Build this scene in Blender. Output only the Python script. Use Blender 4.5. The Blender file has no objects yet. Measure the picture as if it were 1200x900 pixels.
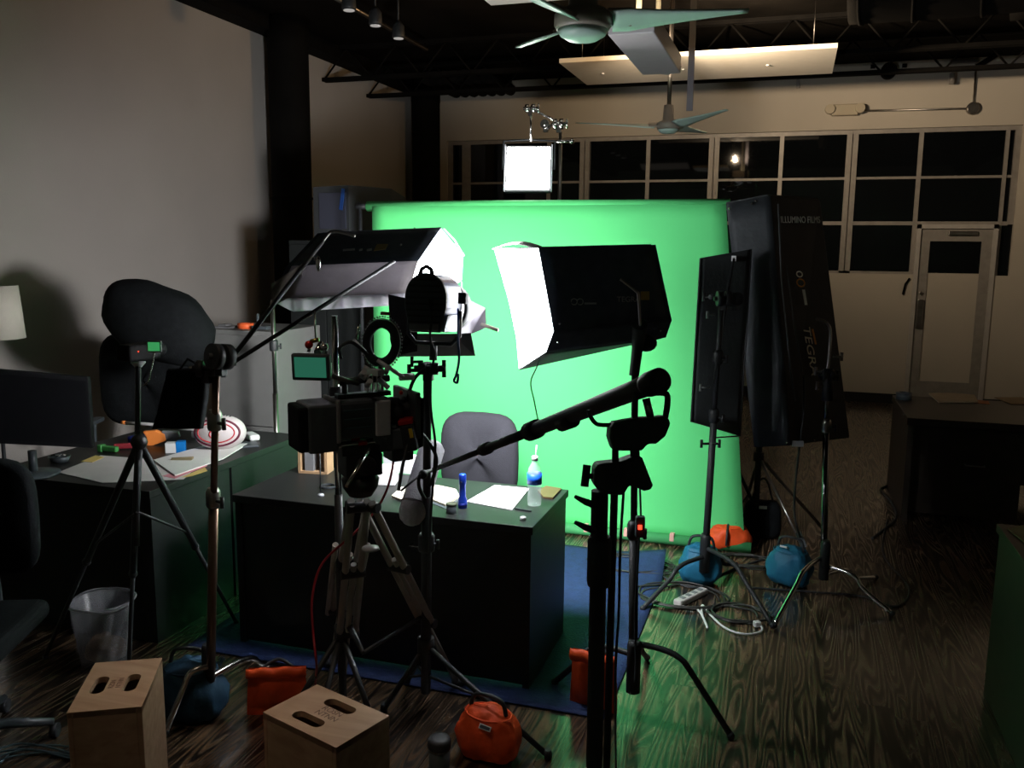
import bpy, math, random
from mathutils import Vector, Matrix, noise
random.seed(7)
scene = bpy.context.scene
COL = scene.collection
V = Vector
PI = math.pi

# ------------------------------------------------------------------ camera
F, CAMH, PITCH, YAW, ROLL = 1030.0, 1.87, math.radians(8.8), math.radians(17.6), 0.010
_h = V((-math.sin(YAW), math.cos(YAW), 0)); _r = V((math.cos(YAW), math.sin(YAW), 0))
FW = _h*math.cos(PITCH) - V((0, 0, 1))*math.sin(PITCH)
_u = _r.cross(FW)
RT = _r*math.cos(ROLL) + _u*math.sin(ROLL)
UP = _u*math.cos(ROLL) - _r*math.sin(ROLL)
CAM = V((0, 0, CAMH))
cam_d = bpy.data.cameras.new('camera'); cam = bpy.data.objects.new('camera', cam_d); COL.objects.link(cam)
cam_d.sensor_width = 36; cam_d.lens = F/1200*36; cam_d.clip_start = .05; cam_d.clip_end = 100
m = Matrix((RT, UP, -FW)).transposed().to_4x4(); m.translation = CAM
cam.matrix_world = m
scene.camera = cam

def ray(x, y): return FW*F + RT*(x-600) - UP*(y-450)
def PZ(x, y, z): d = ray(x, y); return CAM + d*((z-CAMH)/d.z)
def PY(x, y, Y): d = ray(x, y); return CAM + d*(Y/d.y)
def PX(x, y, X): d = ray(x, y); return CAM + d*(X/d.x)
def PD(x, y, dep): return CAM + ray(x, y)*(dep/F)

# ------------------------------------------------------------------ world, light, exposure
w = bpy.data.worlds.new('night'); scene.world = w; w.use_nodes = True
bg = w.node_tree.nodes['Background']; bg.inputs[0].default_value = (.55, .65, 1, 1); bg.inputs[1].default_value = .006
vs = scene.view_settings
vs.view_transform = 'Standard'; vs.look = 'None'; vs.gamma = 1; vs.use_curve_mapping = False
vs.exposure = 0.0
try:
    scene.cycles.use_denoising = True
    scene.cycles.max_bounces = 8
    scene.cycles.diffuse_bounces = 4
    scene.cycles.transparent_max_bounces = 8
    scene.cycles.sample_clamp_indirect = 4
except Exception: pass
K_SOFT_L, K_SOFT_R, K_FRES, K_LED, K_WARM, K_ROOM = 25.0, 14.0, 2.0, 30.0, 9.0, .3

def lamp(name, kind, loc, energy, color=(1, 1, 1), target=None, **kw):
    d = bpy.data.lights.new(name, kind); d.energy = energy; d.color = color
    for k, v in kw.items(): setattr(d, k, v)
    o = bpy.data.objects.new(name, d); COL.objects.link(o); o.location = loc
    if target is not None:
        o.rotation_euler = (V(target)-V(loc)).to_track_quat('-Z', 'Y').to_euler()
    return o
# fill lamps added near the ceiling for the dim foreground and box tops
lamp('foreground_fill', 'AREA', (-3.2, 1.2, 3.9), K_ROOM, (1, .86, .72), (-3.4, 3.0, 0), shape='RECTANGLE', size=1.2, size_y=.3)
lamp('box_top_fill', 'AREA', (-1.7, 1.6, 3.95), 1.0, (1, .78, .58), (-1.5, 2.1, .4), shape='DISK', size=.25, spread=math.radians(36))

# ------------------------------------------------------------------ materials
MATS = {}
def mat(name, c, rough=.6, metal=0, emit=None, es=0, var=.0, scale=12, bump=0, bscale=40, spec=.5, coat=0, alpha=1, trans=0, ior=1.45):
    if name in MATS: return MATS[name]
    m = bpy.data.materials.new(name); m.use_nodes = True
    nt = m.node_tree; b = nt.nodes['Principled BSDF']
    b.inputs['Base Color'].default_value = (*c, 1); b.inputs['Roughness'].default_value = rough
    b.inputs['Metallic'].default_value = metal; b.inputs['Specular IOR Level'].default_value = spec
    b.inputs['Coat Weight'].default_value = coat; b.inputs['Alpha'].default_value = alpha
    b.inputs['Transmission Weight'].default_value = trans; b.inputs['IOR'].default_value = ior
    if emit: b.inputs['Emission Color'].default_value = (*emit, 1); b.inputs['Emission Strength'].default_value = es
    tc = nt.nodes.new('ShaderNodeTexCoord')
    if var > 0:
        n = nt.nodes.new('ShaderNodeTexNoise'); n.inputs['Scale'].default_value = scale; n.inputs['Detail'].default_value = 5
        nt.links.new(tc.outputs['Object'], n.inputs['Vector'])
        r = nt.nodes.new('ShaderNodeValToRGB')
        r.color_ramp.elements[0].position = .3; r.color_ramp.elements[1].position = .7
        r.color_ramp.elements[0].color = (*[max(0, x*(1-var)) for x in c], 1)
        r.color_ramp.elements[1].color = (*[min(1, x*(1+var)) for x in c], 1)
        nt.links.new(n.outputs['Fac'], r.inputs['Fac']); nt.links.new(r.outputs['Color'], b.inputs['Base Color'])
    if bump > 0:
        n2 = nt.nodes.new('ShaderNodeTexNoise'); n2.inputs['Scale'].default_value = bscale; n2.inputs['Detail'].default_value = 4
        nt.links.new(tc.outputs['Object'], n2.inputs['Vector'])
        bp = nt.nodes.new('ShaderNodeBump'); bp.inputs['Strength'].default_value = bump; bp.inputs['Distance'].default_value = .01
        nt.links.new(n2.outputs['Fac'], bp.inputs['Height']); nt.links.new(bp.outputs['Normal'], b.inputs['Normal'])
    MATS[name] = m
    return m

def floor_material():
    m = bpy.data.materials.new('dark_wood_floor'); m.use_nodes = True; nt = m.node_tree; L = nt.links.new
    N = lambda t: nt.nodes.new('ShaderNode'+t)
    b = nt.nodes['Principled BSDF']
    tc = N('TexCoord'); sep = N('SeparateXYZ'); L(tc.outputs['Object'], sep.inputs[0])
    def math_(op, a, c=None, d=None):
        n = N('Math'); n.operation = op
        for i, q in enumerate((a, c, d)):
            if q is None: continue
            if isinstance(q, (int, float)): n.inputs[i].default_value = q
            else: L(q, n.inputs[i])
        return n.outputs[0]
    PW, PL = .13, 1.9
    px = math_('DIVIDE', sep.outputs['X'], PW); ix = math_('FLOOR', px); fx = math_('FRACT', px)
    wn = N('TexWhiteNoise'); wn.noise_dimensions = '1D'; L(ix, wn.inputs['W'])
    oy = math_('MULTIPLY_ADD', wn.outputs['Value'], 5.3, sep.outputs['Y'])
    py = math_('DIVIDE', oy, PL); iy = math_('FLOOR', py); fy = math_('FRACT', py)
    cid = N('CombineXYZ'); L(ix, cid.inputs[0]); L(iy, cid.inputs[1])
    wn2 = N('TexWhiteNoise'); wn2.noise_dimensions = '2D'; L(cid.outputs[0], wn2.inputs['Vector'])
    rnd = wn2.outputs['Value']
    # grain: contour bands of a stretched noise field -> cathedral arches
    cv = N('CombineXYZ')
    L(math_('MULTIPLY_ADD', rnd, 37.0, math_('MULTIPLY', sep.outputs['X'], 5.5)), cv.inputs[0])
    L(math_('MULTIPLY_ADD', rnd, 11.0, math_('MULTIPLY', sep.outputs['Y'], .42)), cv.inputs[1])
    L(math_('MULTIPLY', rnd, 23.0), cv.inputs[2])
    n1 = N('TexNoise'); n1.inputs['Scale'].default_value = 1.6; n1.inputs['Detail'].default_value = 1.6; n1.inputs['Distortion'].default_value = .35
    L(cv.outputs[0], n1.inputs['Vector'])
    ring = math_('FRACT', math_('MULTIPLY', n1.outputs['Fac'], 17.0))
    tri = math_('ABSOLUTE', math_('SUBTRACT', ring, .5))
    ramp = N('ValToRGB'); e = ramp.color_ramp.elements
    e[0].position = .12; e[0].color = (.013, .009, .006, 1)
    e[1].position = .46; e[1].color = (.19, .14, .095, 1)
    L(tri, ramp.inputs['Fac'])
    fine = N('TexNoise'); fine.inputs['Scale'].default_value = 60; fine.inputs['Detail'].default_value = 3
    cv2 = N('CombineXYZ'); L(sep.outputs['X'], cv2.inputs[0]); L(math_('MULTIPLY', sep.outputs['Y'], .06), cv2.inputs[1]); L(cv2.outputs[0], fine.inputs['Vector'])
    mix = N('MixRGB'); mix.blend_type = 'MULTIPLY'; mix.inputs[0].default_value = .6
    L(ramp.outputs['Color'], mix.inputs[1]); L(fine.outputs['Fac'], mix.inputs[2])
    gain = N('MixRGB'); gain.blend_type = 'MULTIPLY'; gain.inputs[0].default_value = 1
    tone = N('ValToRGB'); te = tone.color_ramp.elements; te[0].color = (.7, .62, .55, 1); te[1].color = (1.45, 1.28, 1.08, 1)
    L(rnd, tone.inputs['Fac']); L(mix.outputs[0], gain.inputs[1]); L(tone.outputs['Color'], gain.inputs[2])
    # gaps
    gx = math_('LESS_THAN', math_('ABSOLUTE', math_('SUBTRACT', fx, .5)), .488)
    gy = math_('LESS_THAN', math_('ABSOLUTE', math_('SUBTRACT', fy, .5)), .4985)
    g = math_('MULTIPLY', gx, gy)
    fin = N('MixRGB'); fin.inputs[1].default_value = (.004, .003, .003, 1); L(g, fin.inputs[0]); L(gain.outputs[0], fin.inputs[2])
    L(fin.outputs[0], b.inputs['Base Color'])
    b.inputs['Specular IOR Level'].default_value = .5; b.inputs['Coat Weight'].default_value = .8; b.inputs['Coat Roughness'].default_value = .16
    rr = N('MapRange'); L(tri, rr.inputs[0]); rr.inputs[1].default_value = 0; rr.inputs[2].default_value = .5; rr.inputs[3].default_value = .40; rr.inputs[4].default_value = .22
    L(rr.outputs[0], b.inputs['Roughness'])
    bp = N('Bump'); bp.inputs['Strength'].default_value = .35; bp.inputs['Distance'].default_value = .002
    L(math_('MULTIPLY', tri, g), bp.inputs['Height']); L(bp.outputs[0], b.inputs['Normal'])
    return m

def wood_material(name, c1, c2, axis=2, scale=6, rough=.5):
    m = bpy.data.materials.new(name); m.use_nodes = True; nt = m.node_tree; L = nt.links.new
    b = nt.nodes['Principled BSDF']; tc = nt.nodes.new('ShaderNodeTexCoord'); mp = nt.nodes.new('ShaderNodeMapping')
    s = [scale*3]*3; s[axis] = scale*.3; mp.inputs['Scale'].default_value = s
    L(tc.outputs['Object'], mp.inputs['Vector'])
    n = nt.nodes.new('ShaderNodeTexNoise'); n.inputs['Scale'].default_value = 1; n.inputs['Detail'].default_value = 6; n.inputs['Distortion'].default_value = .8
    L(mp.outputs[0], n.inputs['Vector'])
    r = nt.nodes.new('ShaderNodeValToRGB'); r.color_ramp.elements[0].position = .3; r.color_ramp.elements[1].position = .72
    r.color_ramp.elements[0].color = (*c1, 1); r.color_ramp.elements[1].color = (*c2, 1)
    L(n.outputs['Fac'], r.inputs['Fac']); L(r.outputs['Color'], b.inputs['Base Color']); b.inputs['Roughness'].default_value = rough
    MATS[name] = m; return m

BLK2 = mat('matte_black', (.006, .006, .007), .7, spec=.1, var=.2)
BLACK = mat('black_fabric', (.007, .008, .009), .85, spec=.1, var=.25, scale=30, bump=.15, bscale=120)
NAVY = mat('dark_nylon', (.055, .070, .100), .65, var=.2, scale=20, bump=.2, bscale=35)
MBLK = mat('black_metal', (.018, .020, .022), .55, 0, var=.2, scale=30)
RUB = mat('black_rubber', (.022, .026, .030), .6, var=.2)
PLA = mat('black_plastic', (.055, .066, .075), .42, var=.15)
CHR = mat('chrome', (.62, .62, .60), .18, 1, var=.05)
STL = mat('worn_steel', (.30, .28, .26), .33, 1, var=.2)
GRY = mat('grey_plastic', (.18, .18, .19), .5, var=.1)
SIL = mat('silver_plastic', (.60, .61, .66), .35, .2, var=.08)
WALLM = mat('painted_wall', (.46, .43, .40), .85, var=.04, scale=1.3, bump=.12, bscale=60)
REARM = mat('painted_rear_wall', (.46, .42, .36), .8, var=.04, scale=1.5, bump=.1, bscale=60)
CEIL = mat('dark_ceiling', (.007, .006, .005), .95, spec=.05, var=.4, scale=2)
IRON = mat('dark_iron', (.0055, .005, .0045), .85, 0, spec=.1, var=.3, scale=6)
GREEN = mat('chroma_paper', (.112, .69, .215), .8, var=.015, scale=2)
DESK = mat('black_desk', (.013, .014, .014), .42, spec=.3, var=.15, scale=8)
BROWN = mat('dark_brown_desk', (.030, .022, .017), .4, var=.3, scale=10)
ORANGE = mat('orange_nylon', (.80, .085, .012), .6, var=.15, scale=14, bump=.4, bscale=18)
TEAL = mat('teal_nylon', (.010, .13, .24), .6, var=.15, scale=14, bump=.4, bscale=18)
PAPER = mat('paper', (.74, .73, .71), .8, var=.03)
CREAM = mat('cream_paper', (.72, .66, .50), .8, var=.04)
WHITE = mat('white_plastic', (.72, .72, .72), .4, var=.04)
FRAMEM = mat('window_frame_paint', (.30, .28, .26), .45, .2, var=.12)
DOORM = mat('door_paint', (.42, .40, .38), .5, var=.05)
BLUE = mat('blue_metal', (.012, .045, .40), .3, .4, var=.1)
MATB = mat('blue_mat', (.016, .035, .12), .8, var=.2, scale=20, bump=.4, bscale=90)
GLASSM = mat('window_glass', (.004, .005, .006), .03, spec=.4)
GREYF = mat('grey_fabric', (.016, .0155, .021), .9, var=.1, scale=50, bump=.3, bscale=200)
FOAM = mat('grey_windshield', (.42, .42, .46), .9, var=.1, scale=60, bump=.4, bscale=200)
LIT = mat('lit_diffuser', (.9, .9, .9), .8, emit=(.93, .96, 1), es=K_SOFT_L)
LITR = mat('lit_diffuser_right', (.9, .9, .9), .8, emit=(.95, .97, 1), es=K_SOFT_R)
LEDM = mat('lit_led_panel', (.9, .9, .9), .8, emit=(1, .97, .95), es=K_LED)
LENSM = mat('lit_fresnel_lens', (.9, .9, .9), .3, emit=(1, .96, .92), es=K_FRES)
RED = mat('red_anodised', (.55, .02, .02), .35, .5, var=.1)
REDL = mat('red_indicator', (.8, .02, .01), .4, emit=(1, .05, .02), es=3)
REDC = mat('red_cable', (.32, .01, .02), .5, var=.1)
YEL = mat('yellow_sticker', (.75, .5, .02), .6, var=.05)
TAN = mat('cardboard', (.38, .24, .13), .85, var=.12, scale=8)
PINK = mat('pale_tape', (.8, .45, .38), .7, var=.05)
OUTM = mat('grey_reflective_lining', (.19, .165, .135), .7, 0, var=.35, scale=9, bump=.6, bscale=14)
FLAPM = mat('white_fabric_flap', (.72, .70, .76), .8, var=.06, scale=12, bump=.7, bscale=14)

def translucent(m, fac):
    nt = m.node_tree; b = nt.nodes['Principled BSDF']; o = nt.nodes['Material Output']
    tr = nt.nodes.new('ShaderNodeBsdfTranslucent'); mx = nt.nodes.new('ShaderNodeMixShader'); mx.inputs[0].default_value = fac
    tr.inputs['Color'].default_value = (.9, .86, .9, 1)
    nt.links.new(b.outputs[0], mx.inputs[1]); nt.links.new(tr.outputs[0], mx.inputs[2]); nt.links.new(mx.outputs[0], o.inputs['Surface'])
translucent(FLAPM, .65); translucent(OUTM, .13)

# ------------------------------------------------------------------ mesh builder
class Fr:
    """local frame: origin, yaw (heading of local +Y from world +Y, counter-clockwise), pitch about local X"""
    def __init__(s, o, yaw=0, pitch=0, roll=0):
        s.m = Matrix.Translation(V(o)) @ Matrix.Rotation(yaw, 4, 'Z') @ Matrix.Rotation(pitch, 4, 'X') @ Matrix.Rotation(roll, 4, 'Y')
    def __call__(s, x, y, z): return s.m @ V((x, y, z))

def smooth(pts, n=8, closed=False):
    pts = [V(p) for p in pts]; out = []
    k = len(pts)
    rng = range(k if closed else k-1)
    for i in rng:
        if closed: p0, p1, p2, p3 = pts[i-1], pts[i], pts[(i+1) % k], pts[(i+2) % k]
        else: p0, p1, p2, p3 = pts[max(i-1, 0)], pts[i], pts[i+1], pts[min(i+2, k-1)]
        for j in range(n):
            t = j/n
            out.append(.5*((2*p1)+(p2-p0)*t+(2*p0-5*p1+4*p2-p3)*t*t+(3*p1-p0-3*p2+p3)*t**3))
    if not closed: out.append(pts[-1])
    return out

class MB:
    def __init__(s, fr=None): s.v = []; s.f = []; s.sm = []; s.fr = fr
    def T(s, p): return s.fr(*p) if s.fr else V(p)
    def add(s, vs_, fs, sm=False):
        b = len(s.v); s.v += [s.T(p) for p in vs_]
        for f in fs: s.f.append([b+i for i in f]); s.sm.append(sm)
        return s
    def box(s, c, d, yaw=0, pitch=0, roll=0):
        R = Matrix.Rotation(yaw, 3, 'Z') @ Matrix.Rotation(pitch, 3, 'X') @ Matrix.Rotation(roll, 3, 'Y')
        c = V(c); h = V(d)/2; vs_ = []
        for x in (-1, 1):
            for y in (-1, 1):
                for z in (-1, 1): vs_.append(c + R @ V((x*h.x, y*h.y, z*h.z)))
        return s.add(vs_, [(0, 1, 3, 2), (4, 6, 7, 5), (0, 4, 5, 1), (2, 3, 7, 6), (0, 2, 6, 4), (1, 5, 7, 3)])
    def span(s, a, b): a, b = V(a), V(b); return s.box((a+b)/2, [abs(b[i]-a[i]) for i in range(3)])
    def hexa(s, p): # p: 8 points bottom 4, top 4
        return s.add(p, [(3, 2, 1, 0), (4, 5, 6, 7), (0, 1, 5, 4), (1, 2, 6, 5), (2, 3, 7, 6), (3, 0, 4, 7)])
    def prism(s, poly, off):
        n = len(poly); off = V(off); a = [V(p) for p in poly]
        return s.add(a+[p+off for p in a], [tuple(range(n))[::-1], tuple(range(n, 2*n))]+[(i, (i+1) % n, n+(i+1) % n, n+i) for i in range(n)])
    def tube(s, pts, r, seg=10, closed=False, cap=True):
        pts = [V(p) for p in pts]; n = len(pts)
        rs = r if isinstance(r, (list, tuple)) else [r]*n
        tg = []
        for i in range(n):
            if closed: t = pts[(i+1) % n]-pts[i-1]
            else: t = pts[min(i+1, n-1)]-pts[max(i-1, 0)]
            tg.append(t.normalized() if t.length > 1e-9 else V((0, 0, 1)))
        u = tg[0].orthogonal().normalized(); vs_ = []
        for i in range(n):
            u = (u - tg[i]*u.dot(tg[i]));
            u = u.normalized() if u.length > 1e-6 else tg[i].orthogonal().normalized()
            w_ = tg[i].cross(u)
            for k in range(seg):
                a = 2*PI*k/seg; vs_.append(pts[i]+(u*math.cos(a)+w_*math.sin(a))*rs[i])
        fs = []
        for i in range(n if closed else n-1):
            j = (i+1) % n
            for k in range(seg): fs.append((i*seg+k, i*seg+(k+1) % seg, j*seg+(k+1) % seg, j*seg+k))
        s.add(vs_, fs, True)
        if cap and not closed:
            b = len(s.v)-len(vs_)
            s.f.append([b+k for k in range(seg)][::-1]); s.sm.append(False)
            s.f.append([b+(n-1)*seg+k for k in range(seg)]); s.sm.append(False)
        return s
    def rod(s, a, b, r, seg=12, r2=None): return s.tube([a, b], [r, r2 if r2 is not None else r], seg)
    def lathe(s, c, prof, axis=(0, 0, 1), seg=24, cap=True):
        ax = V(axis).normalized(); c = V(c)
        u = ax.orthogonal().normalized(); w_ = ax.cross(u); vs_ = []
        for r, h in prof:
            for k in range(seg):
                a = 2*PI*k/seg; vs_.append(c+ax*h+(u*math.cos(a)+w_*math.sin(a))*r)
        fs = []
        for i in range(len(prof)-1):
            for k in range(seg): fs.append((i*seg+k, i*seg+(k+1) % seg, (i+1)*seg+(k+1) % seg, (i+1)*seg+k))
        s.add(vs_, fs, True); b = len(s.v)-len(vs_)
        if cap:
            s.f.append([b+k for k in range(seg)][::-1]); s.sm.append(False)
            s.f.append([b+(len(prof)-1)*seg+k for k in range(seg)]); s.sm.append(False)
        return s
    def ball(s, c, r, seg=14):
        rr = r if isinstance(r, (tuple, list)) else (r, r, r)
        c = V(c); vs_ = []; fs = []; n = seg//2
        for i in range(n+1):
            t = PI*i/n
            for k in range(seg):
                a = 2*PI*k/seg
                vs_.append(c+V((math.sin(t)*math.cos(a)*rr[0], math.sin(t)*math.sin(a)*rr[1], math.cos(t)*rr[2])))
        for i in range(n):
            for k in range(seg): fs.append((i*seg+k, (i+1)*seg+k, (i+1)*seg+(k+1) % seg, i*seg+(k+1) % seg))
        return s.add(vs_, fs, True)
    def grid(s, fn, nu, nv, sm=True):
        vs_ = [fn(i/nu, j/nv) for i in range(nu+1) for j in range(nv+1)]
        return s.add(vs_, [(i*(nv+1)+j, (i+1)*(nv+1)+j, (i+1)*(nv+1)+j+1, i*(nv+1)+j+1) for i in range(nu) for j in range(nv)], sm)
    def build(s, name, mt, parent=None, bevel=0, solid=0, seg=2):
        me = bpy.data.meshes.new(name)
        if parent is not None: org = parent_world(parent)
        else:
            xs = [p.x for p in s.v]; ys = [p.y for p in s.v]; zs = [p.z for p in s.v]
            org = V(((min(xs)+max(xs))/2, (min(ys)+max(ys))/2, min(zs)))
        me.from_pydata([tuple(p-org) for p in s.v], [], s.f)
        me.update()
        for i, p in enumerate(me.polygons): p.use_smooth = s.sm[i]
        import bmesh as _b
        bm = _b.new(); bm.from_mesh(me); _b.ops.recalc_face_normals(bm, faces=bm.faces); bm.to_mesh(me); bm.free()
        me.materials.append(mt)
        o = bpy.data.objects.new(name, me); COL.objects.link(o)
        if parent is not None: o.parent = parent
        else: o.location = org
        if solid:
            md = o.modifiers.new('t', 'SOLIDIFY'); md.thickness = solid; md.offset = 0
        if bevel:
            md = o.modifiers.new('b', 'BEVEL'); md.width = bevel; md.segments = seg; md.limit_method = 'ANGLE'; md.angle_limit = .7
        return o
def parent_world(p):
    v = V((0, 0, 0))
    while p is not None: v = v + V(p.location); p = p.parent
    return v
def tag(o, label, cat, group=None):
    o['label'] = label; o['category'] = cat
    if group: o['group'] = group
    return o
def thing(name, loc, label, cat, group=None):
    o = bpy.data.objects.new(name, None); COL.objects.link(o); o.location = loc; o.empty_display_size = .1
    return tag(o, label, cat, group)
def struct(o): o['kind'] = 'structure'; return o
def lettering(name, text, size, org, xdir, ydir, mt, parent, ext=.0008, align='LEFT', shear=0):
    cu = bpy.data.curves.new(name, 'FONT'); cu.body = text; cu.size = size; cu.extrude = ext; cu.align_x = align; cu.shear = shear
    t = bpy.data.objects.new(name, cu); COL.objects.link(t)
    dg = bpy.context.evaluated_depsgraph_get(); me = bpy.data.meshes.new_from_object(t.evaluated_get(dg))
    bpy.data.objects.remove(t); bpy.data.curves.remove(cu)
    x = V(xdir).normalized(); y = V(ydir); y = (y-x*y.dot(x)).normalized(); z = x.cross(y)
    M = Matrix((x, y, z)).transposed()
    for v in me.vertices: v.co = M @ v.co + V(org) - parent_world(parent)
    me.materials.clear(); me.materials.append(mt); me.name = name
    o = bpy.data.objects.new(name, me); COL.objects.link(o); o.parent = parent
    return o

# ================================================================== SETTING
XL, XR, YN, YF, ZC = -5.24, 4.4, -2.2, 11.74, 4.1
struct(MB().span((XL-.2, YN-.2, -.1), (XR+.2, YF+.3, 0)).build('floor', floor_material()))
struct(MB().span((XL-.2, YN-.2, ZC), (XR+.2, YF+.3, ZC+.1)).build('ceiling', CEIL))
struct(MB().span((XL-.2, YN, 0), (XL, YF+.3, ZC)).build('wall_left', WALLM))
struct(MB().span((XR, YN, 0), (XR+.2, YF+.3, ZC)).build('wall_right', mat('plain_wall_paint', (.50, .48, .46), .9, var=.04)))
struct(MB().span((XL, YN-.2, 0), (XR, YN, ZC)).build('wall_front', mat('plain_wall_paint', (.5, .48, .46))))
WX0, WX1, WZ0, WZ1, DX0, DX1, DZ = -4.71, 2.42, 1.60, 3.33, 1.38, 2.26, 2.20
rw = MB()
rw.span((XL, YF, WZ1), (XR, YF+.2, ZC)); rw.span((XL, YF, 0), (WX0, YF+.2, WZ1)); rw.span((WX1, YF, 0), (XR, YF+.2, WZ1))
rw.span((WX0, YF, 0), (DX0, YF+.2, WZ0)); rw.span((DX1, YF, 0), (WX1, YF+.2, WZ0))
struct(rw.build('wall_rear', REARM))
bb = MB().span((XL, YF-.02, 0), (DX0, YF, .12)).span((DX1, YF-.02, 0), (XR, YF, .12))
struct(bb.build('baseboard_rear', mat('black_baseboard', (.01, .01, .01), .6)))
struct(MB().span((XL, YN, 0), (XL+.02, YF, .12)).build('baseboard_left', mat('black_baseboard', (.01, .01, .01))))
# windows: one per bay, three mullion groups
bays = [(WX0, -2.75), (-2.75, -1.06), (-1.06, .59), (.59, WX1)]
for i, (a, b) in enumerate(bays):
    last = i == 3
    z0 = WZ0
    wn = MB()
    wn.span((a, YF+.05, WZ1-.05), (b, YF+.11, WZ1))
    for x in (a+.03, b-.03): wn.span((x-.035, YF+.03, z0 if x < DX0 else DZ), (x+.035, YF+.11, WZ1-.05))
    mid = (a+b)/2 if not last else DX0-.02
    if i == 0: mid = -3.25
    wn.span((mid-.025, YF+.05, z0), (mid+.025, YF+.10, WZ1-.05))
    wn.span((a+.06, YF+.055, 2.755-.015), (b-.06, YF+.095, 2.755+.015))
    wn.span((a+.06, YF+.045, DZ-.01), (b-.06, YF+.10, DZ+.035))
    if i == 0: wn.span((-4.5, YF+.04, z0), (-4.38, YF+.10, WZ1-.05))
    if not last: wn.span((a, YF+.03, z0), (b, YF+.12, z0+.03))
    else: wn.span((a, YF+.03, z0), (DX0, YF+.12, z0+.03)); wn.span((2.26, YF+.04, z0), (2.30, YF+.1, WZ1-.05))
    wo = struct(wn.build('window_%d' % (i+1), FRAMEM))
    g = MB().span((a+.02, YF+.07, z0), ((b if not last else DX0)-.02, YF+.078, WZ1-.02))
    if last: g.span((DX0, YF+.07, DZ), (b-.02, YF+.078, WZ1-.02)); g.span((2.3, YF+.07, z0), (WX1, YF+.078, DZ))
    g.build('pane', GLASSM, wo)
ext = MB().span((-9, YF+6, -1), (9, YF+6.2, 6))
struct(ext.build('wall_exterior', mat('night_building', (.004, .005, .006), .9)))
# door
d = MB(); DXa, DXb = 1.42, 2.22
d.span((DX0, YF-.02, 0), (DX0+.05, YF+.12, DZ)).span((DX1-.05, YF-.02, 0), (DX1, YF+.12, DZ)).span((DX0, YF-.02, DZ-.05), (DX1, YF+.12, DZ))
door = struct(d.build('door_1', DOORM))
dl = MB()
dl.span((DX0+.05, YF+.01, .02), (DX0+.16, YF+.06, DZ-.05)).span((DX1-.16, YF+.01, .02), (DX1-.05, YF+.06, DZ-.05))
dl.span((DX0+.16, YF+.01, DZ-.20), (DX1-.16, YF+.06, DZ-.05)).span((DX0+.16, YF+.01, .02), (DX1-.16, YF+.06, .3))
dl.build('door_leaf', FRAMEM, door)
MB().span((DX0+.16, YF+.025, .3), (DX1-.16, YF+.045, 1.62)).build('lower_panel', REARM, door)
MB().span((DX0+.16, YF+.03, 1.62), (DX1-.16, YF+.04, DZ-.20)).build('pane', GLASSM, door)
MB().span((DX0+.35, YF-.03, DZ-.13), (DX1-.22, YF+.01, DZ-.08)).build('door_closer', STL, door, bevel=.006)
MB().span((DX0+.07, YF-.03, .95), (DX0+.14, YF+.01, 1.30)).rod((DX0+.10, YF-.03, 1.38), (DX0+.10, YF+.01, 1.38), .02).build('door_handle', STL, door, bevel=.008)
# columns
def column(n, x, y, r):
    c = MB(); c.lathe((x, y, 0), [(r*1.25, 0), (r*1.25, .06), (r, .08), (r, 3.80), (r*1.02, 3.81), (r*1.02, ZC)], seg=32)
    c.tube([(x+r*1.01*math.cos(t), y+r*1.01*math.sin(t), 2.35) for t in [2*PI*k/32 for k in range(32)]], .012, 6, closed=True)
    return struct(c.build(n, IRON))
column('trim_1', -4.93, 8.05, .20)
column('trim_2', -4.90, 11.45, .19)
# trusses (bar joists) along X
for i, Y in enumerate((4.6, 9.3, 10.4)):
    t = MB(); zt, zb = ZC-.02, ZC-.36
    for z in (zt, zb):
        t.span((XL, Y-.05, z-.02), (XR, Y-.01, z+.02)).span((XL, Y+.01, z-.02), (XR, Y+.05, z+.02))
    x = XL; up = False
    while x < XR-.3:
        t.rod((x, Y, zb if not up else zt), (x+.3, Y, zt if not up else zb), .011, 6); x += .3; up = not up
    struct(t.build('trim_%d' % (i+3), IRON))
# long beam along the left wall under the ceiling
struct(MB().span((XL, YN, ZC-.14), (XL+.22, YF, ZC)).build('trim_6', IRON))
b = MB()
for i in range(7):
    x = -4.55+i*.13
    b.lathe((x, 10.6, ZC-.13), [(.075, 0), (.08, .6), (.075, 1.1)], (0, 1, 0), 14)
struct(b.build('trim_7', IRON))

# ================================================================== CEILING THINGS
ducts = [(.22, [(3.4, 2.0, 3.75), (3.1, 4.5, 3.75), (2.6, 6.2, 3.75), (1.6, 7.2, 3.76), (.3, 7.5, 3.8)], 'fat dark round duct curving from the right ceiling toward the middle'),
         (.13, [(2.6, 2.5, 3.88), (2.3, 5.0, 3.88), (1.6, 6.3, 3.9), (.4, 6.7, 3.92)], 'slimmer dark duct running on the left side of the fat duct'),
         (.10, [(4.0, 3.0, 3.85), (3.8, 6.0, 3.85), (3.1, 8.0, 3.86), (1.6, 8.6, 3.88)], 'thin dark duct nearest the right wall under the ceiling')]
for r, pts, lb in ducts:
    sp = smooth(pts, 10); dm = MB().tube(sp, r, 16)
    for k in range(0, len(sp)-1, 3):
        a = sp[k]; t_ = (sp[k+1]-sp[k]).normalized(); dm.rod(a-t_*.012, a+t_*.012, r*1.05, 16)
    tag(dm.build('ceiling_duct', IRON), lb, 'duct', 'dark ducts under the ceiling')
PAN = mat('white_reflector_board', (.80, .76, .68), .7, var=.03)
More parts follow.
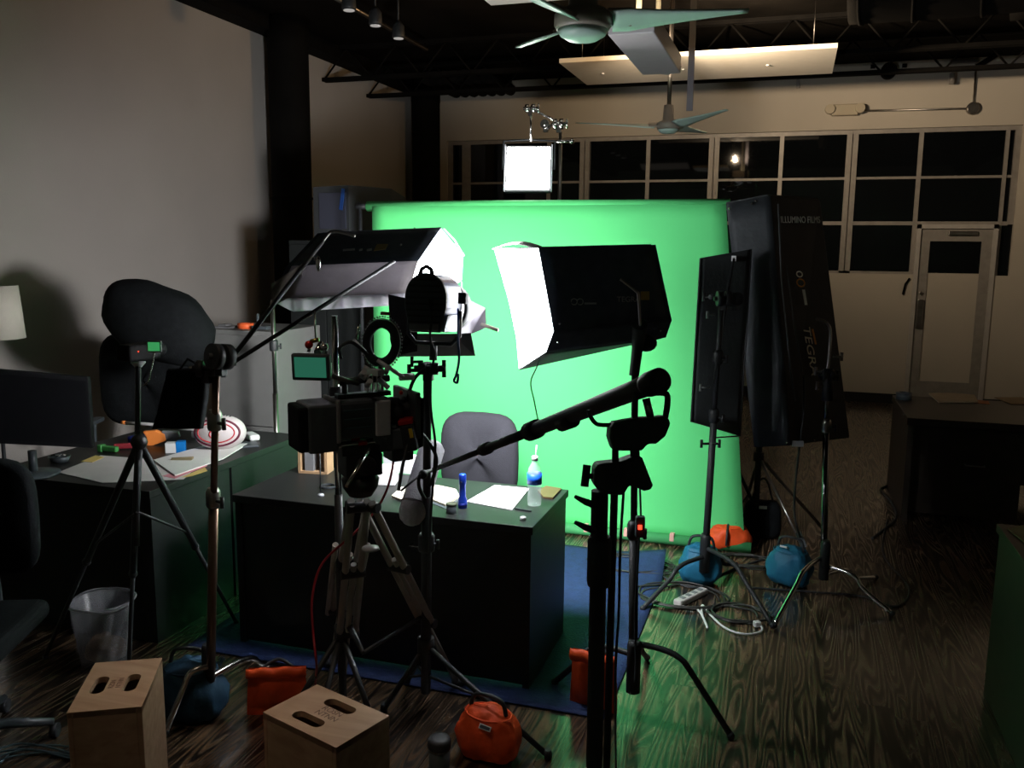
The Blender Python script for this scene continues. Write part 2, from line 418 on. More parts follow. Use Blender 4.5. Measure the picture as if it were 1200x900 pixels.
for z, a, bq, c, dq, lb in [(3.62, (655, 73), (980, 57), (976, 88), (685, 98), 'wide suspended white reflector board glowing warm yellow above the pendant light'),
                            (3.45, (520, -40), (700, -50), (655, 2), (572, 5), 'small white suspended reflector board at the top edge left of the near ceiling fan')]:
    pa = [PZ(*q, z) for q in (a, bq, c, dq)]
    y0 = (pa[0].y+pa[1].y)/2; y1 = (pa[2].y+pa[3].y)/2; x0 = (pa[0].x+pa[3].x)/2; x1 = (pa[1].x+pa[2].x)/2
    t = thing('reflector_board', ((x0+x1)/2, (y0+y1)/2, z), lb, 'ceiling panel')
    MB().span((x0, y0, z), (x1, y1, z+.04)).build('board', PAN, t)
    for xx in (x0+.2, x1-.2):
        for yy in (y0+.1, y1-.1): MB().rod((xx, yy, z+.04), (xx, yy, ZC), .004, 6).build('hanger_rod', STL, t)
    if z > 3.5: PB = (x0, x1, y0, y1)
    for k in range(3): MB().lathe((x0+.3+k*.8, (y0+y1)/2, z-.01), [(.015, 0), (.015, .012)]).build('screw_cap', WHITE, t)
# pendant trough light
zb = 3.16; q0, q1 = PZ(718, 47, zb), PZ(796, 86, zb)
qa, qb, qc = PZ(718, 47, zb), PZ(769, 38, zb), PZ(796, 86, zb)
px0, px1, py0, py1 = min(qa.x, PZ(751, 87, zb).x), qb.x, qb.y, PZ(775, 87, zb).y
px0 = (qa.x+PZ(751, 87, zb).x)/2; px1 = (qb.x+qc.x)/2
t = thing('pendant_light', ((px0+px1)/2, (py0+py1)/2, zb), 'long white box pendant light hung on rods beside the near ceiling fan', 'pendant light')
MB().span((px0, py0, zb), (px1, py1, zb+.13)).build('housing', mat('white_enamel', (.62, .6, .62), .45, var=.03), t, bevel=.008)
MB().span((px0+.05, py0+.1, zb+.13), (px1-.05, py1-.1, zb+.138)).build('uplight_diffuser', mat('warm_diffuser', (.9, .8, .6), .5, emit=(1, .72, .36), es=K_WARM), t)
for yy in (py0+.25, py1-.25):
    MB().rod(((px0+px1)/2, yy, zb+.13), ((px0+px1)/2, yy, ZC), .018, 12).build('hanger_rod', WHITE, t)
# unseen bowl and lamps added for the warm glow and rear wall
wz = 3.40; wp = PZ(830, 90, 3.45)
q = PY(781, 84, 7.6)
t = thing('added_glow_bowl', q, 'added bowl light hidden behind the white box pendant to make the warm glow', 'uplight')
MB().lathe(q, [(.03, -.02), (.10, .0), (.13, .05), (.125, .05), (.09, .01), (.02, -.005)], seg=24).build('bowl', WHITE, t)
MB().rod((q.x, q.y+.14, q.z), (q.x, q.y+.14, ZC), .008, 8).rod((q.x, q.y+.10, q.z+.01), (q.x, q.y+.14, q.z+.01), .008, 8).build('hanger_rod', STL, t)
lamp('added_glow_lamp', 'POINT', q+V((0, 0, .07)), 55.0, (1, .60, .26), shadow_soft_size=.05)
lamp('rear_wall_fill', 'AREA', q+V((0, .02, .09)), 125.0, (1, .78, .54), q+V((1.1, 1, .14)), shape='DISK', size=.12)  # extra lamp added to brighten the rear wall

def fan(hub, R, angs, label, s=1, downtop=ZC, motor=None):
    hub = V(hub); t = thing('ceiling_fan', hub, label, 'ceiling fan', 'pale green ceiling fans')
    PG = mat('pale_green_enamel', (.55, .74, .66), .35, var=.05); PW = mat('fan_beige_enamel', (.30, .27, .22), .4, var=.05)
    MB().lathe(hub, [(.02*s, -.042*s), (.06*s, -.038*s), (.092*s, -.02*s), (.105*s, 0)], seg=32).build('hub_cap', PG, t)
    MB().lathe(hub, [(.108*s, .002), (.118*s, .02*s), (.118*s, .06*s), (.095*s, .08*s), (.06*s, .09*s), (.05*s, .24*s)], seg=32).build('motor', motor or PW, t)
    MB().rod(hub+V((0, 0, .2*s)), V((hub.x, hub.y, downtop)), .018, 12).build('downrod', motor or STL, t)
    for a in angs:
        f = Fr(hub, math.radians(a)); mb = MB(f)
        def bl(u, v, lo=0):
            x = (.12+u*(R-.12)); wd = (.165-.135*u**.8)*s*(.75+.25*min(1, u*8)); tw = .42*(1-u*.7)
            y = (v-.5)*wd
            return (x, y*math.cos(tw), .035*s-y*math.sin(tw)+.03*u + lo)
        mb.grid(lambda u, v: bl(u, v), 16, 4)
        mb.build('blade', PG, t, solid=.008)
        MB(f).box((.15*s, 0, .05*s), (.1*s, .09*s, .02*s), 0, -.5).build('blade_bracket', PW, t, bevel=.004)
    return t
h1 = PD(683, 36, 3.6)
FANM = 0
fan(h1, .66, [11, 131, 251], 'near pale green three-blade ceiling fan at the top of the picture', 1.0)
h2 = PD(783, 152, 7.6)
fan(h2, .80, [-48, 72, 192], 'far pale ceiling fan hanging in front of the rear window band', .85)
# small pipe & bracket next to far fan
t = thing('hanging_bracket', PD(808, 130, 7.2), 'flat grey metal hanging arm beside the far ceiling fan downrod', 'bracket')
_p = PD(808, 130, 7.2); MB().span((_p.x-.025, _p.y-.01, _p.z), (_p.x+.025, _p.y+.01, ZC)).build('strip', mat('grey_enamel', (.2, .19, .22), .5), t)
# track spots
for (x, y, lb) in [(409, 12, 'nearest of the three small track spots on the dark ceiling'), (440, 30, 'middle one of the three small track spots on the dark ceiling'), (467, 45, 'farthest of the three small track spots on the dark ceiling')]:
    c = PZ(x, y, 3.62)
    t = thing('track_spot', c, lb, 'spotlight', 'track spots on the left ceiling')
    MB().lathe(c, [(.05, 0), (.055, .02), (.05, .1), (.02, .14)], seg=16).build('housing', MBLK, t)
    MB().lathe(c, [(.042, -.004), (.042, .001)], seg=16).build('lens', mat('spot_lens', (.6, .6, .6), .2, emit=(1, .95, .9), es=.25), t)
    MB().rod(c+V((0, 0, .12)), V((c.x, c.y, ZC)), .008, 8).build('stem', MBLK, t)
a, b = PZ(380, -10, 3.85), PZ(500, 58, 3.85)
tag(MB().rod(a, b, .02, 8).build('ceiling_conduit', STL), 'thin steel conduit running under the dark ceiling near the track spots', 'conduit')
# rear wall fittings
def yf(x, y, dy=0): return PY(x, y, YF+dy)
c = yf(990, 129, -.05)
t = thing('emergency_light', c, 'cream emergency light unit on the rear wall above the windows', 'emergency light')
MB().box(c, (.30, .08, .13)).build('housing', mat('cream_plastic', (.40, .35, .26), .5), t, bevel=.01)
for dx in (-.17, .17): MB().lathe(c+V((dx, -.08, .01)), [(.055, 0), (.06, .05), (.04, .10)], (0, 1, 0), 16).build('lamp_head', mat('cream_plastic', (.4, .35, .26)), t)
e0, e1 = yf(1008, 130, -.03), yf(1140, 127, -.03); e2 = yf(1144, 75, -.03)
t = thing('wall_conduit', e1, 'grey conduit with round junction box running from emergency light to corner', 'conduit')
MB().tube([e0, e1, e2], .012, 8).build('pipe', STL, t)
MB().lathe(e1+V((0, .03, 0)), [(.07, 0), (.07, -.05), (.06, -.06)], (0, 1, 0), 16).build('junction_box', STL, t)
MB().box(yf(1130, 72, -.04), (.3, .06, .05)).build('bracket', STL, t, bevel=.005)
c = yf(1041, 84, -.02)
t = thing('wall_vent_pipe', c, 'small dark round vent pipe stub high on rear wall', 'vent')
MB().lathe(c, [(.09, .02), (.09, -.10), (.07, -.10), (.07, -.02)], (0, 1, 0), 20).build('sleeve', IRON, t)
for x, y in ((1023, 78), (1060, 77)): MB().box(yf(x, y, -.03), (.05, .05, .04)).build('clip', IRON, t)
c = yf(1116, 86, -.1)
tag(MB().rod(c, c+V((0, 0, -.12)), .03, 12).rod(c+V((0, .1, 0)), c, .015).build('sprinkler_head', FRAMEM), 'small sprinkler fitting near the conduit bracket at right', 'sprinkler')
a, b = yf(1145, 78, -.1), yf(1215, 35, -.3)
tag(MB().rod(a, b, .03, 10).build('ceiling_pipe', IRON), 'short black diagonal pipe at the upper right corner', 'pipe')
c = yf(935, 98, -.03)
tag(MB().box(c, (.04, .05, .1)).box(c+V((0, 0, .12)), (.03, .05, .05)).build('wall_clip', FRAMEM), 'small painted clip on rear wall above the emergency light', 'clip')
a = yf(1060, 335, -.02)
tag(MB().tube([yf(1066, 326, -.02), yf(1061, 333, -.02), yf(1058, 345, -.02)], .012, 6).build('wall_hook', IRON), 'small dark hook on rear wall left of the door', 'hook')

# ================================================================== BACKDROP
YB = 5.5
tl, tr, br = PY(436, 242, YB), PY(851, 239, YB), PZ(873, 642, 0)
zt = (tl.z+tr.z)/2
xa, xb = tl.x, -.20
t = thing('green_screen', ((xa+xb)/2, YB, 0), 'wide bright green paper backdrop hanging from its roll down to the floor', 'green screen')
xt = tr.x
def sheet(u, v):  # v 0 top .. 1 bottom
    z = zt-v*(zt-.03); x = xa + (xt+(xb-xt)*v - xa)*u
    y = YB - .012*math.sin(v*PI)*math.sin(u*5) - .05*max(0, v-.9)*3
    return (x, y, z)
MB().grid(sheet, 24, 24).build('paper', GREEN, t, solid=.002)
MB().rod((xa-.05, YB+.035, zt+.0), (xt+.02, YB+.035, zt+.0), .035, 20).build('paper_roll', GREEN, t)
MB().rod((xa-.02, YB-.03, .035), (xb+.04, YB-.03, .035), .035, 20).build('bottom_roll', mat('chroma_paper_back', (.06, .36, .12), .7), t)
for px_, py_ in ((686, 628), (733, 630), (787, 634), (842, 640)):
    q = PY(px_, py_, YB-.065); MB().box((q.x, YB-.045, .058), (.028, .045, .05)).build('tape_tab', PINK, t, bevel=.004)
MB().rod((xa-.14, YB+.035, zt), (xa-.05, YB+.035, zt), .02, 12).rod((xt, YB+.035, zt), (xt+.12, YB+.035, zt), .02, 12).build('crossbar', MBLK, t)

def knob(mb, p, d, r=.012, L=.045):
    p = V(p); d = V(d).normalized(); mb.rod(p, p+d*L, r*.45, 8)
    s = d.cross(V((0, 0, 1)));
    s = s.normalized() if s.length > .1 else V((1, 0, 0))
    mb.rod(p+d*L-V((0, 0, 1))*r*1.5, p+d*L+V((0, 0, 1))*r*1.5, r*.55, 8)
def tripod_stand(name, base, top, legs, m_pole, m_leg, label, cat='light stand', legz=.55, r=.017, group=None, lean=None, colz=None, brace=True):
    """simple light stand: centre pole, legs hinged high on the pole"""
    bx, by = base[0], base[1]; t = thing(name, (bx, by, 0), label, cat, group)
    tp = V((bx, by, top)) if lean is None else V(lean)
    bt = V((bx, by, .08)); P = lambda z: bt+(tp-bt)*((z-.08)/(top-.08))
    MB().rod(bt, P(min(top, .95)), r, 14).build('pole', m_pole, t)
    if top > 1: MB().rod(P(.95), tp, r*.75, 12).build('riser', m_pole, t)
    for z in (colz or ([.95] if top > 1 else [])):
        MB().lathe(P(z-.03), [(r*1.5, 0), (r*1.6, .01), (r*1.6, .06), (r*1.3, .07)], seg=14).build('collar', MBLK, t)
        k = MB(); knob(k, P(z), (1, .2, 0)); k.build('knob', MBLK, t)
    for f in legs:
        f = V((f[0], f[1], .012)); h = P(legz)
        MB().rod(h+(f-h)*.04, f, .011, 10).build('leg', m_leg, t)
        MB().lathe(f+V((0, 0, -.011)), [(.014, 0), (.016, .02), (.012, .035)], seg=10).build('rubber_foot', RUB, t)
        if brace: MB().rod(P(.16), h+(f-h)*.5, .006, 8).build('brace', m_leg, t)
    MB().lathe(P(legz-.03), [(r*1.7, 0), (r*1.7, .06)], seg=14).build('leg_collar', MBLK, t)
    return t
def c_stand(name, base, top, feet, m_pole, m_leg, label, r=.0175, lean=None, zl=.26, group=None, cz=(.95, 1.4)):
    bx, by = base[0], base[1]; t = thing(name, (bx, by, 0), label, 'light stand', group)
    bt = V((bx, by, .06)); tp = V((bx, by, top)) if lean is None else V(lean)
    P = lambda z: bt+(tp-bt)*((z-.06)/(top-.06))
    c0 = [z for z in cz if z < top-.05]; z1 = c0[0] if c0 else top
    MB().rod(P(.12), P(z1), r, 16).build('pole', m_pole, t)
    if z1 < top: MB().rod(P(z1), tp, r*.72, 14).build('riser', m_pole, t)
    for z in c0:
        MB().lathe(P(z-.03), [(r*1.2, 0), (r*1.5, .01), (r*1.5, .06), (r*1.1, .075)], seg=14).build('collar', m_leg if m_leg is not CHR else STL, t)
        k = MB(); knob(k, P(z), (.9, -.3, 0), .014, .05); k.build('knob', MBLK, t)
    MB().lathe(P(.10), [(r*1.5, 0), (r*1.5, .2), (r*1.2, .22)], seg=16).build('leg_sleeve', MBLK, t)
    for i, f in enumerate(feet):
        z0 = zl-.05*i; p0 = P(z0); f = V((f[0], f[1], .015)); dirv = (f-p0); dirv.z = 0; d = dirv.length; dirv.normalize()
        pts = [p0, p0+dirv*(d*.30)+V((0, 0, .0)), p0+dirv*(d*.48)+V((0, 0, -.02)), p0+dirv*(d*.60)+V((0, 0, -.07)), f]
        MB().tube(smooth(pts, 5), .0125, 12).build('leg', m_leg, t)
        MB().ball(f, .016, 10).build('rubber_foot', RUB, t)
    return t
def gz(x, y): q = PZ(x, y, 0); return (q.x, q.y)
def grip_head(mb, p, ax, r=.035):
    p = V(p); ax = V(ax).normalized()
    mb.rod(p-ax*.035, p-ax*.008, r, 18).rod(p+ax*.008, p+ax*.035, r, 18).rod(p-ax*.05, p+ax*.06, .012, 10)
    mb.rod(p+ax*.055-V((0, 0, .03)), p+ax*.055+V((0, 0, .03)), .008, 8).box(p-V((0, 0, r)), (.03, .03, .04))

# backdrop supports
tripod_stand('backdrop_stand', (xa-.12, YB+.06), zt+.03, [(xa-.45, YB-.1), (xa+.1, YB+.4), (xa-.15, YB+.5)], MBLK, MBLK, 'slim black stand holding the left end of the green paper roll')
tripod_stand('backdrop_stand', (xb-.10, YB+.20), zt+.03, [(xb-.4, YB+.5), (xb+.1, YB+.5), (xb-.3, YB+.12)], MBLK, MBLK, 'slim black stand holding the right end of the green paper roll', lean=(xt+.08, YB+.08, zt+.03))

# LED panel behind and above backdrop
YL = 5.95
pole = PY(657, 152, YL)
st_hair = c_stand('hair_light_stand', (pole.x, YL), pole.z-.01, [(pole.x-.35, YL+.35), (pole.x+.4, YL+.25), (pole.x+.02, YL+.45)], STL, CHR, 'steel stand rising behind the green screen to hold the square panel light')
t = st_hair
g = MB(); grip_head(g, pole+V((0, -.05, .03)), (1, 0, 0), .035); grip_head(g, pole+V((-.09, -.05, .03)), (0, 1, 0), .03); g.build('grip_head', CHR, t)
a1 = PY(622, 127, YL-.08)
MB().rod(pole+V((.02, -.06, .03)), a1, .008, 10).build('arm', CHR, t)
g = MB(); grip_head(g, a1, (1, 0, 0), .028); g.build('end_clamp', CHR, t)
MB().rod(a1, PY(622, 166, YL-.08), .007, 10).build('drop_rod', CHR, t)
g = MB(); q = PY(660, 166, YL-.05); g.rod(q-V((.05, 0, 0)), q+V((.05, 0, 0)), .012, 10); g.ball(q+V((.06, 0, 0)), .02, 10); g.build('lower_clamp', CHR, t)
pc = PY(619, 197, YL-.12)
t = thing('led_panel_light', pc, 'lit square white LED panel light glowing above the green screen', 'panel light')
fr_ = Fr(pc, math.radians(12), math.radians(-12))
wd = .145
MB(fr_).box((0, .03, 0), (wd*2+.03, .04, wd*2+.03)).build('housing', MBLK, t, bevel=.006)
MB(fr_).box((0, .005, 0), (wd*2, .006, wd*2)).build('diffuser', LEDM, t)
for s in (-1, 1): MB(fr_).span((s*(wd+.018), -.01, -wd-.015), (s*(wd+.01), .01, wd+.015)).build('side_rail', SIL, t)
MB(fr_).tube([(-wd-.03, .03, 0), (-wd-.03, .03, wd+.05), (0, .03, wd+.06), (wd+.03, .03, wd+.05), (wd+.03, .03, 0)], .008, 8).build('yoke', MBLK, t)

# ================================================================== SOFTBOXES
def loft_box(t, front, back, mats):
    n = len(front)
    names = {}
    for i in range(n):
        j = (i+1) % n; nm, mt = mats[i]
        q = [front[i], front[j], back[j], back[i]]
        nn = (q[1]-q[0]).cross(q[3]-q[0]).normalized()
        def fn(u, v, q=q):
            a = q[0].lerp(q[1], u); b = q[3].lerp(q[2], u); p = a.lerp(b, v)
            return p
        MB().grid(fn, 6, 10).build(nm, mt, t, solid=.006)
    cb = sum(back, V((0, 0, 0)))/n
    MB().prism(back, (sum(back, V())/n-sum(front, V())/n).normalized()*.02).build('back_panel', NAVY, t)
def inset(poly, k, d):
    c = sum(poly, V())/len(poly); return [c+(p-c)*k + d for p in poly]

def key(name, poly, e, tgt, P):
    c = sum(poly, V())/len(poly)+e*.14
    lamp(name, 'AREA', c, P, (.95, .98, 1), tgt, shape='SQUARE', size=.32, spread=math.radians(150))
# right softbox
fR = [PD(631, 290, 3.42), PD(649, 388, 3.40), PD(640, 413, 3.46), PD(608, 433, 3.85), PD(604, 380, 4.00), PD(579, 292, 4.00)]
bR = [PD(763, 287, 3.60), PD(782, 376, 3.58), PD(775, 396, 3.62), PD(748, 402, 3.95), PD(744, 380, 4.06), PD(725, 292, 4.06)]
cR = sum(bR, V())/6
t = thing('softbox', (cR.x, cR.y, min(p.z for p in bR)), 'dark softbox facing left with its lit white mouth, on the stand right of centre', 'softbox', 'lit softboxes')
DN = mat('faded_black_nylon', (.035, .035, .038), .7, var=.3, scale=9, bump=.5, bscale=12)
loft_box(t, fR, bR, [('side_panel', NAVY), ('edge_strip', NAVY), ('bottom_panel', DN), ('far_lower_panel', LITR if False else NAVY), ('far_panel', NAVY), ('top_panel', DN)])
e = (sum(bR, V())/6-sum(fR, V())/6).normalized()
MB().prism(inset(fR, .985, e*.012), e*.006).build('diffuser', LITR, t)
lamp('softbox_side_spill', 'AREA', sum(fR, V())/6-e*.1, 27.0, (1, .97, .95), (-5.24, 6.4, 2.9), shape='SQUARE', size=.3, spread=math.radians(104))
key('softbox_tube_right', fR, -e, (-1.8, 5.5, .8), 48.0)
# lining lip at the top of the mouth
MB().grid(lambda u, v: PD(577+v*52+u*6, 292-6*math.sin(v*PI)-u*3, 3.99-v*.5+u*.05), 3, 8).build('top_lip', mat('lip_fabric', (.10, .09, .09), .8, bump=.5), t, solid=.004)
nR = (fR[1]-fR[0]).cross(bR[0]-fR[0]).normalized()
if nR.dot(CAM-fR[0]) < 0: nR = -nR
def onR(x, y):  # point on near side panel plane from pixel
    d_ = ray(x, y); k = (fR[0]-CAM).dot(nR)/d_.dot(nR); return CAM+d_*k+nR*.006
for q in ((638, 304), (655, 380), (653, 402), (761, 301), (777, 366), (773, 388)):
    MB().ball(onR(q[0], q[1]), .004, 8).build('rivet', CHR, t)
LOGO = mat('grey_print', (.40, .40, .42), .6); LOGOY = mat('ochre_print', (.5, .32, .07), .6)
for dx in (0, 7): MB().tube([onR(672+dx, 354)+(RT*math.cos(a)+UP*math.sin(a))*.012 for a in [k*PI/8 for k in range(16)]], .002, 6, closed=True).build('logo_ring', LOGO, t)
MB().hexa([onR(684, 357), onR(698, 357), onR(698, 355), onR(684, 355)]+[p+nR*.002 for p in (onR(684, 357), onR(698, 357), onR(698, 355), onR(684, 355))]).build('logo_line', LOGO, t)
sq = [onR(750, 352), onR(760, 352), onR(760, 342), onR(750, 342)]
MB().prism(sq, nR*.002).build('label_patch', LOGOY, t)
lettering('printed_word', 'TEGRA', .03, onR(722, 354), RT, UP, LOGO, t)
# its stand and arm
sb = V((*gz(741, 838), 0))
topR = PD(748, 385, 3.5)
stR = c_stand('softbox_stand', (sb.x, sb.y), PD(744, 430, 3.5).z, [gz(856, 866), gz(650, 803), (sb.x-.02, sb.y+.5)], MBLK, MBLK, 'black stand in the foreground carrying the right softbox, thick leg reaching right', r=.019, lean=PD(744, 430, 3.5), zl=.30, cz=(.75,))
t = stR
MB().tube([PD(743, 440, 3.5), PD(747, 408, 3.48), PD(750, 380, 3.36)], [.02, .022, .03], 14).build('neck', MBLK, t)
MB().ball(PD(757, 402, 3.5), (.045, .03, .035), 14).build('clamp', MBLK, t)
MB().tube(smooth([PD(750, 385, 3.36), PD(748, 347, 3.36), PD(745, 341, 3.36), PD(727, 327, 3.36)], 6), .0055, 10).build('bent_rod', STL, t)
tag(MB().tube(smooth([PD(632, 418, 3.5), PD(629, 430, 3.5), PD(622, 448, 3.5), PD(626, 470, 3.5), PD(632, 500, 3.5)], 8), .003, 6).rod(PD(632, 498, 3.5), PD(632, 505, 3.5), .006, 8).build('pull_cord', RUB), 'thin black cord dangling from the right softbox', 'cord')

# left softbox
fL = [PD(490, 306, 3.5), PD(517, 267, 3.80), PD(543, 300, 4.05), PD(541, 328, 4.0), PD(508, 350, 3.75), PD(478, 345, 3.45)]
bL = [PD(342, 312, 3.45), PD(378, 273, 3.75), PD(430, 300, 4.0), PD(425, 330, 3.95), PD(380, 350, 3.7), PD(323, 350, 3.40)]
cL = sum(bL, V())/6
t = thing('softbox', (cL.x, cL.y, min(p.z for p in bL)), 'black topped softbox above the cinema camera with grey side and white hanging flap', 'softbox', 'lit softboxes')
loft_box(t, fL, bL, [('top_panel', NAVY), ('far_panel', NAVY), ('far_lower_panel', NAVY), ('bottom_panel', FLAPM), ('bottom_edge', FLAPM), ('side_panel', OUTM)])
e = (sum(bL, V())/6-sum(fL, V())/6).normalized()
MB().prism(inset(fL, .985, e*.012), e*.006).build('diffuser', LIT, t)
lamp('softbox_inner_tube', 'POINT', (sum(fL, V())+sum(bL, V()))/12, 15.0, (.96, .95, 1), shadow_soft_size=.05)
key('softbox_tube_left', fL, -e, (-.7, 5.5, .7), 68.0)
def onF(poly, x, y, k):
    n_ = (poly[1]-poly[0]).cross(poly[2]-poly[0]).normalized()
    if n_.dot(CAM-poly[0]) < 0: n_ = -n_
    d_ = ray(x, y); return CAM+d_*((poly[0]-CAM).dot(n_)/d_.dot(n_))+n_*k
MB().rod(onF(fL, 503, 286, .01), onF(fL, 532, 287, .01), .003, 8).build('frame_rod', GRY, t)
MB().tube([onF(fL, 518, 268, .008), onF(fL, 531, 282, .008), onF(fL, 542, 300, .008)], .003, 8).build('frame_rod', GRY, t)
MB().box(onF(fL, 538, 299, .01), (.02, .02, .012)).build('clip', GRY, t)
def flap(u, v):
    x = 325+u*150; y0 = 350-u*6; y1 = 366-u*9
    if u < .12: y1 = y0+(y1-y0)*(.35+u/.12*.65)
    return PD(x, y0+(y1-y0)*v, 3.40+.03*u+.03*v+.008*math.sin(u*40))
MB().grid(flap, 40, 4).build('hanging_flap', FLAPM, t, solid=.003)
def tuft(u, v):
    x = 318+u*36; y = (333-u*24)+v*(26+6*u)
    return PD(x, y, 3.38+.05*u+.02*math.sin(v*PI)+.01*math.sin(u*9+v*5))
MB().grid(tuft, 12, 6).build('corner_pleat', OUTM, t, solid=.004)
nL = (fL[1]-fL[0]).cross(bL[0]-fL[0]).normalized()
if nL.dot(CAM-fL[0]) < 0: nL = -nL
def onL(x, y):
    d_ = ray(x, y); k = (fL[0]-CAM).dot(nL)/d_.dot(nL); return CAM+d_*k+nL*.006
MB().prism([onL(438, 296), onL(452, 294), onL(455, 288), onL(442, 288)], nL*.002).build('label_patch', mat('ochre_print2', (.30, .20, .06), .6), t)
for k, (a, b) in enumerate(((402, 416), (421, 425), (430, 436))): MB().prism([onL(a, 296), onL(b, 295), onL(b, 293), onL(a, 294)], nL*.002).build('printed_line', LOGO, t)
for q in ((470, 289), (486, 269), (362, 284)): MB().ball(onL(*q), .004, 8).build('rivet', CHR, t)
tag(MB().tube(smooth([PD(541, 330, 4.0), PD(541, 350, 3.9), PD(539, 365, 3.7)], 6), .003, 6).build('pull_cord', RUB), 'thin cord hanging from the mouth of the left softbox', 'cord')

# ================================================================== LEFT FOREGROUND C-STAND with two arms
kb = gz(247, 842)
ktop = PD(253, 440, 3.05)
st_l = c_stand('grip_stand', kb, ktop.z, [gz(194, 862), gz(345, 788), (kb[0]-.25, kb[1]+.42)], mat('brown_tinted_steel', (.16, .10, .07), .35, .8), CHR, 'grip stand between the apple boxes with chrome legs and brownish pole', lean=ktop, zl=.24, cz=(.95, 1.25))
t = st_l
g = MB(); grip_head(g, PD(258, 418, 3.02), RT*.6+FW*.8, .045); grip_head(g, PD(243, 432, 3.05), RT, .03); g.build('grip_head', MBLK, t)
MB().rod(PD(262, 432, 3.02), PD(378, 283, 3.34), .0085, 10).build('upper_rod', MBLK, t)
MB().tube(smooth([PD(375, 287, 3.335), PD(385, 274, 3.345), PD(390, 271.5, 3.35), PD(400, 272, 3.36), PD(416, 277, 3.38)], 6), .006, 10).build('bent_end', STL, t)
MB().rod(PD(265, 430, 3.02), PD(462, 306, 3.40), .0075, 10).build('lower_rod', MBLK, t)
MB().ball(PD(373, 309, 3.28), (.01, .008, .03), 12).rod(PD(367, 303, 3.3), PD(373, 306, 3.28), .006).build('wing_knob', CHR, t)
t = thing('light_bag', PD(225, 450, 3.2), 'black fabric bag hanging under the grip head left of the file cabinet', 'bag')
f = Fr(PD(222, 465, 3.25), YAW)
MB(f).grid(lambda u, v: ((u-.5)*(.15+.03*v)-.05*v, .03*math.sin(u*PI)*math.sin(v*PI), .10-.22*v), 8, 8).build('pouch', BLACK, t, solid=.03)
MB(f).tube([(-.04, 0, .09), (0, .0, .14), (.06, 0, .11)], .005, 8).build('strap', RUB, t)
# chrome stand behind the left softbox
q = PY(324, 506, 4.75)
tripod_stand('light_stand', (q.x, 4.75), PY(323, 352, 4.75).z, [(q.x-.3, 4.95), (q.x+.33, 4.85), (q.x+.02, 5.15)], STL, STL, 'slim chrome stand beside the grey file cabinet behind the left softbox', colz=(1.25,))

# ================================================================== FRESNEL on stand
fd = 3.12
fb = gz(499, 832)
tripod_stand('lamp_stand', fb, PD(501, 425, fd).z, [gz(450, 834), gz(642, 889), (fb[0]-.16, fb[1]+.17)], MBLK, MBLK, 'black light stand in front of the desk carrying the round backed lamp head', legz=.30, r=.020, lean=PD(501, 425, fd), colz=(.75,))
hc = PD(505, 360, fd)
t = thing('fresnel_light', PD(503, 420, fd), 'black studio lamp head seen from behind with blue side and open barn doors', 'studio lamp')
f = Fr(hc, YAW-math.radians(20), math.radians(-4))
def bodyprof(s=1, top=.085):
    pts = []
    for k in range(0, 19):
        a = PI*k/18; pts.append((.080*s*math.cos(a), .035+.085*s*math.sin(a)))
    pts += [(-.080*s, .0), (-.060*s, -.088), (.060*s, -.088), (.080*s, .0)]
    return pts
pr = bodyprof()
MB(f).prism([(x, -.05, z-.0) for x, z in pr], (0, .015, 0)).build('rear_plate', PLA, t, bevel=.004)
bl = mat('blue_enamel', (.002, .05, .22), .35, var=.05)
MB(f).prism([(x*.96, -.035, z*.98) for x, z in pr], (0, .14, 0)).build('body', bl, t, bevel=.006)
g = MB(f)
for k in range(8): g.box((0, -.053, .095-k*.021), ((.09, .12, .14, .145, .145, .14, .13, .12)[k], .004, .007))
g.build('cooling_fins', MBLK, t)
MB(f).span((-.055, -.06, -.082), (.055, -.05, -.058)).build('switch_panel', GRY, t, bevel=.003)
MB(f).prism([(.076, -.03, -.025), (.076, .09, -.025), (.061, .09, -.085), (.061, -.03, -.085)], (.006, 0, 0)).build('side_plate', SIL, t)
MB(f).lathe((0, .105, .0), [(.085, 0), (.09, .01), (.09, .05), (.082, .055)], (0, 1, 0), 28, cap=False).build('front_ring', MBLK, t, solid=.004)
MB(f).lathe((0, .12, 0), [(.078, 0), (.07, .012), (.03, .02), (.0, .022)], (0, 1, 0), 28).build('lens', LENSM, t)
MB(f).tube([(-.026, -.045, .108), (-.018, -.045, .132), (0, -.045, .142), (.018, -.045, .132), (.026, -.045, .108)], .008, 8).build('hanging_eye', PLA, t)
MB(f).tube([(-.1, .03, -.01), (-.1, .03, -.10), (-.07, .03, -.13), (.07, .03, -.13), (.1, .03, -.10), (.1, .03, -.01)], .008, 10).build('yoke', MBLK, t)
MB(f).box((.115, .02, .035), (.03, .03, .04)).build('tilt_knob', MBLK, t, bevel=.004)
MB(f).rod((0, .03, -.13), (0, .03, -.19), .014, 12).build('socket', MBLK, t)
bdm = mat('barn_door_black', (.005, .003, .004), .7, spec=.1, var=.1); bdw = mat('barn_door_lit', (.45, .42, .5), .5, var=.04)  # right door's pale colour stands for light on its inner face
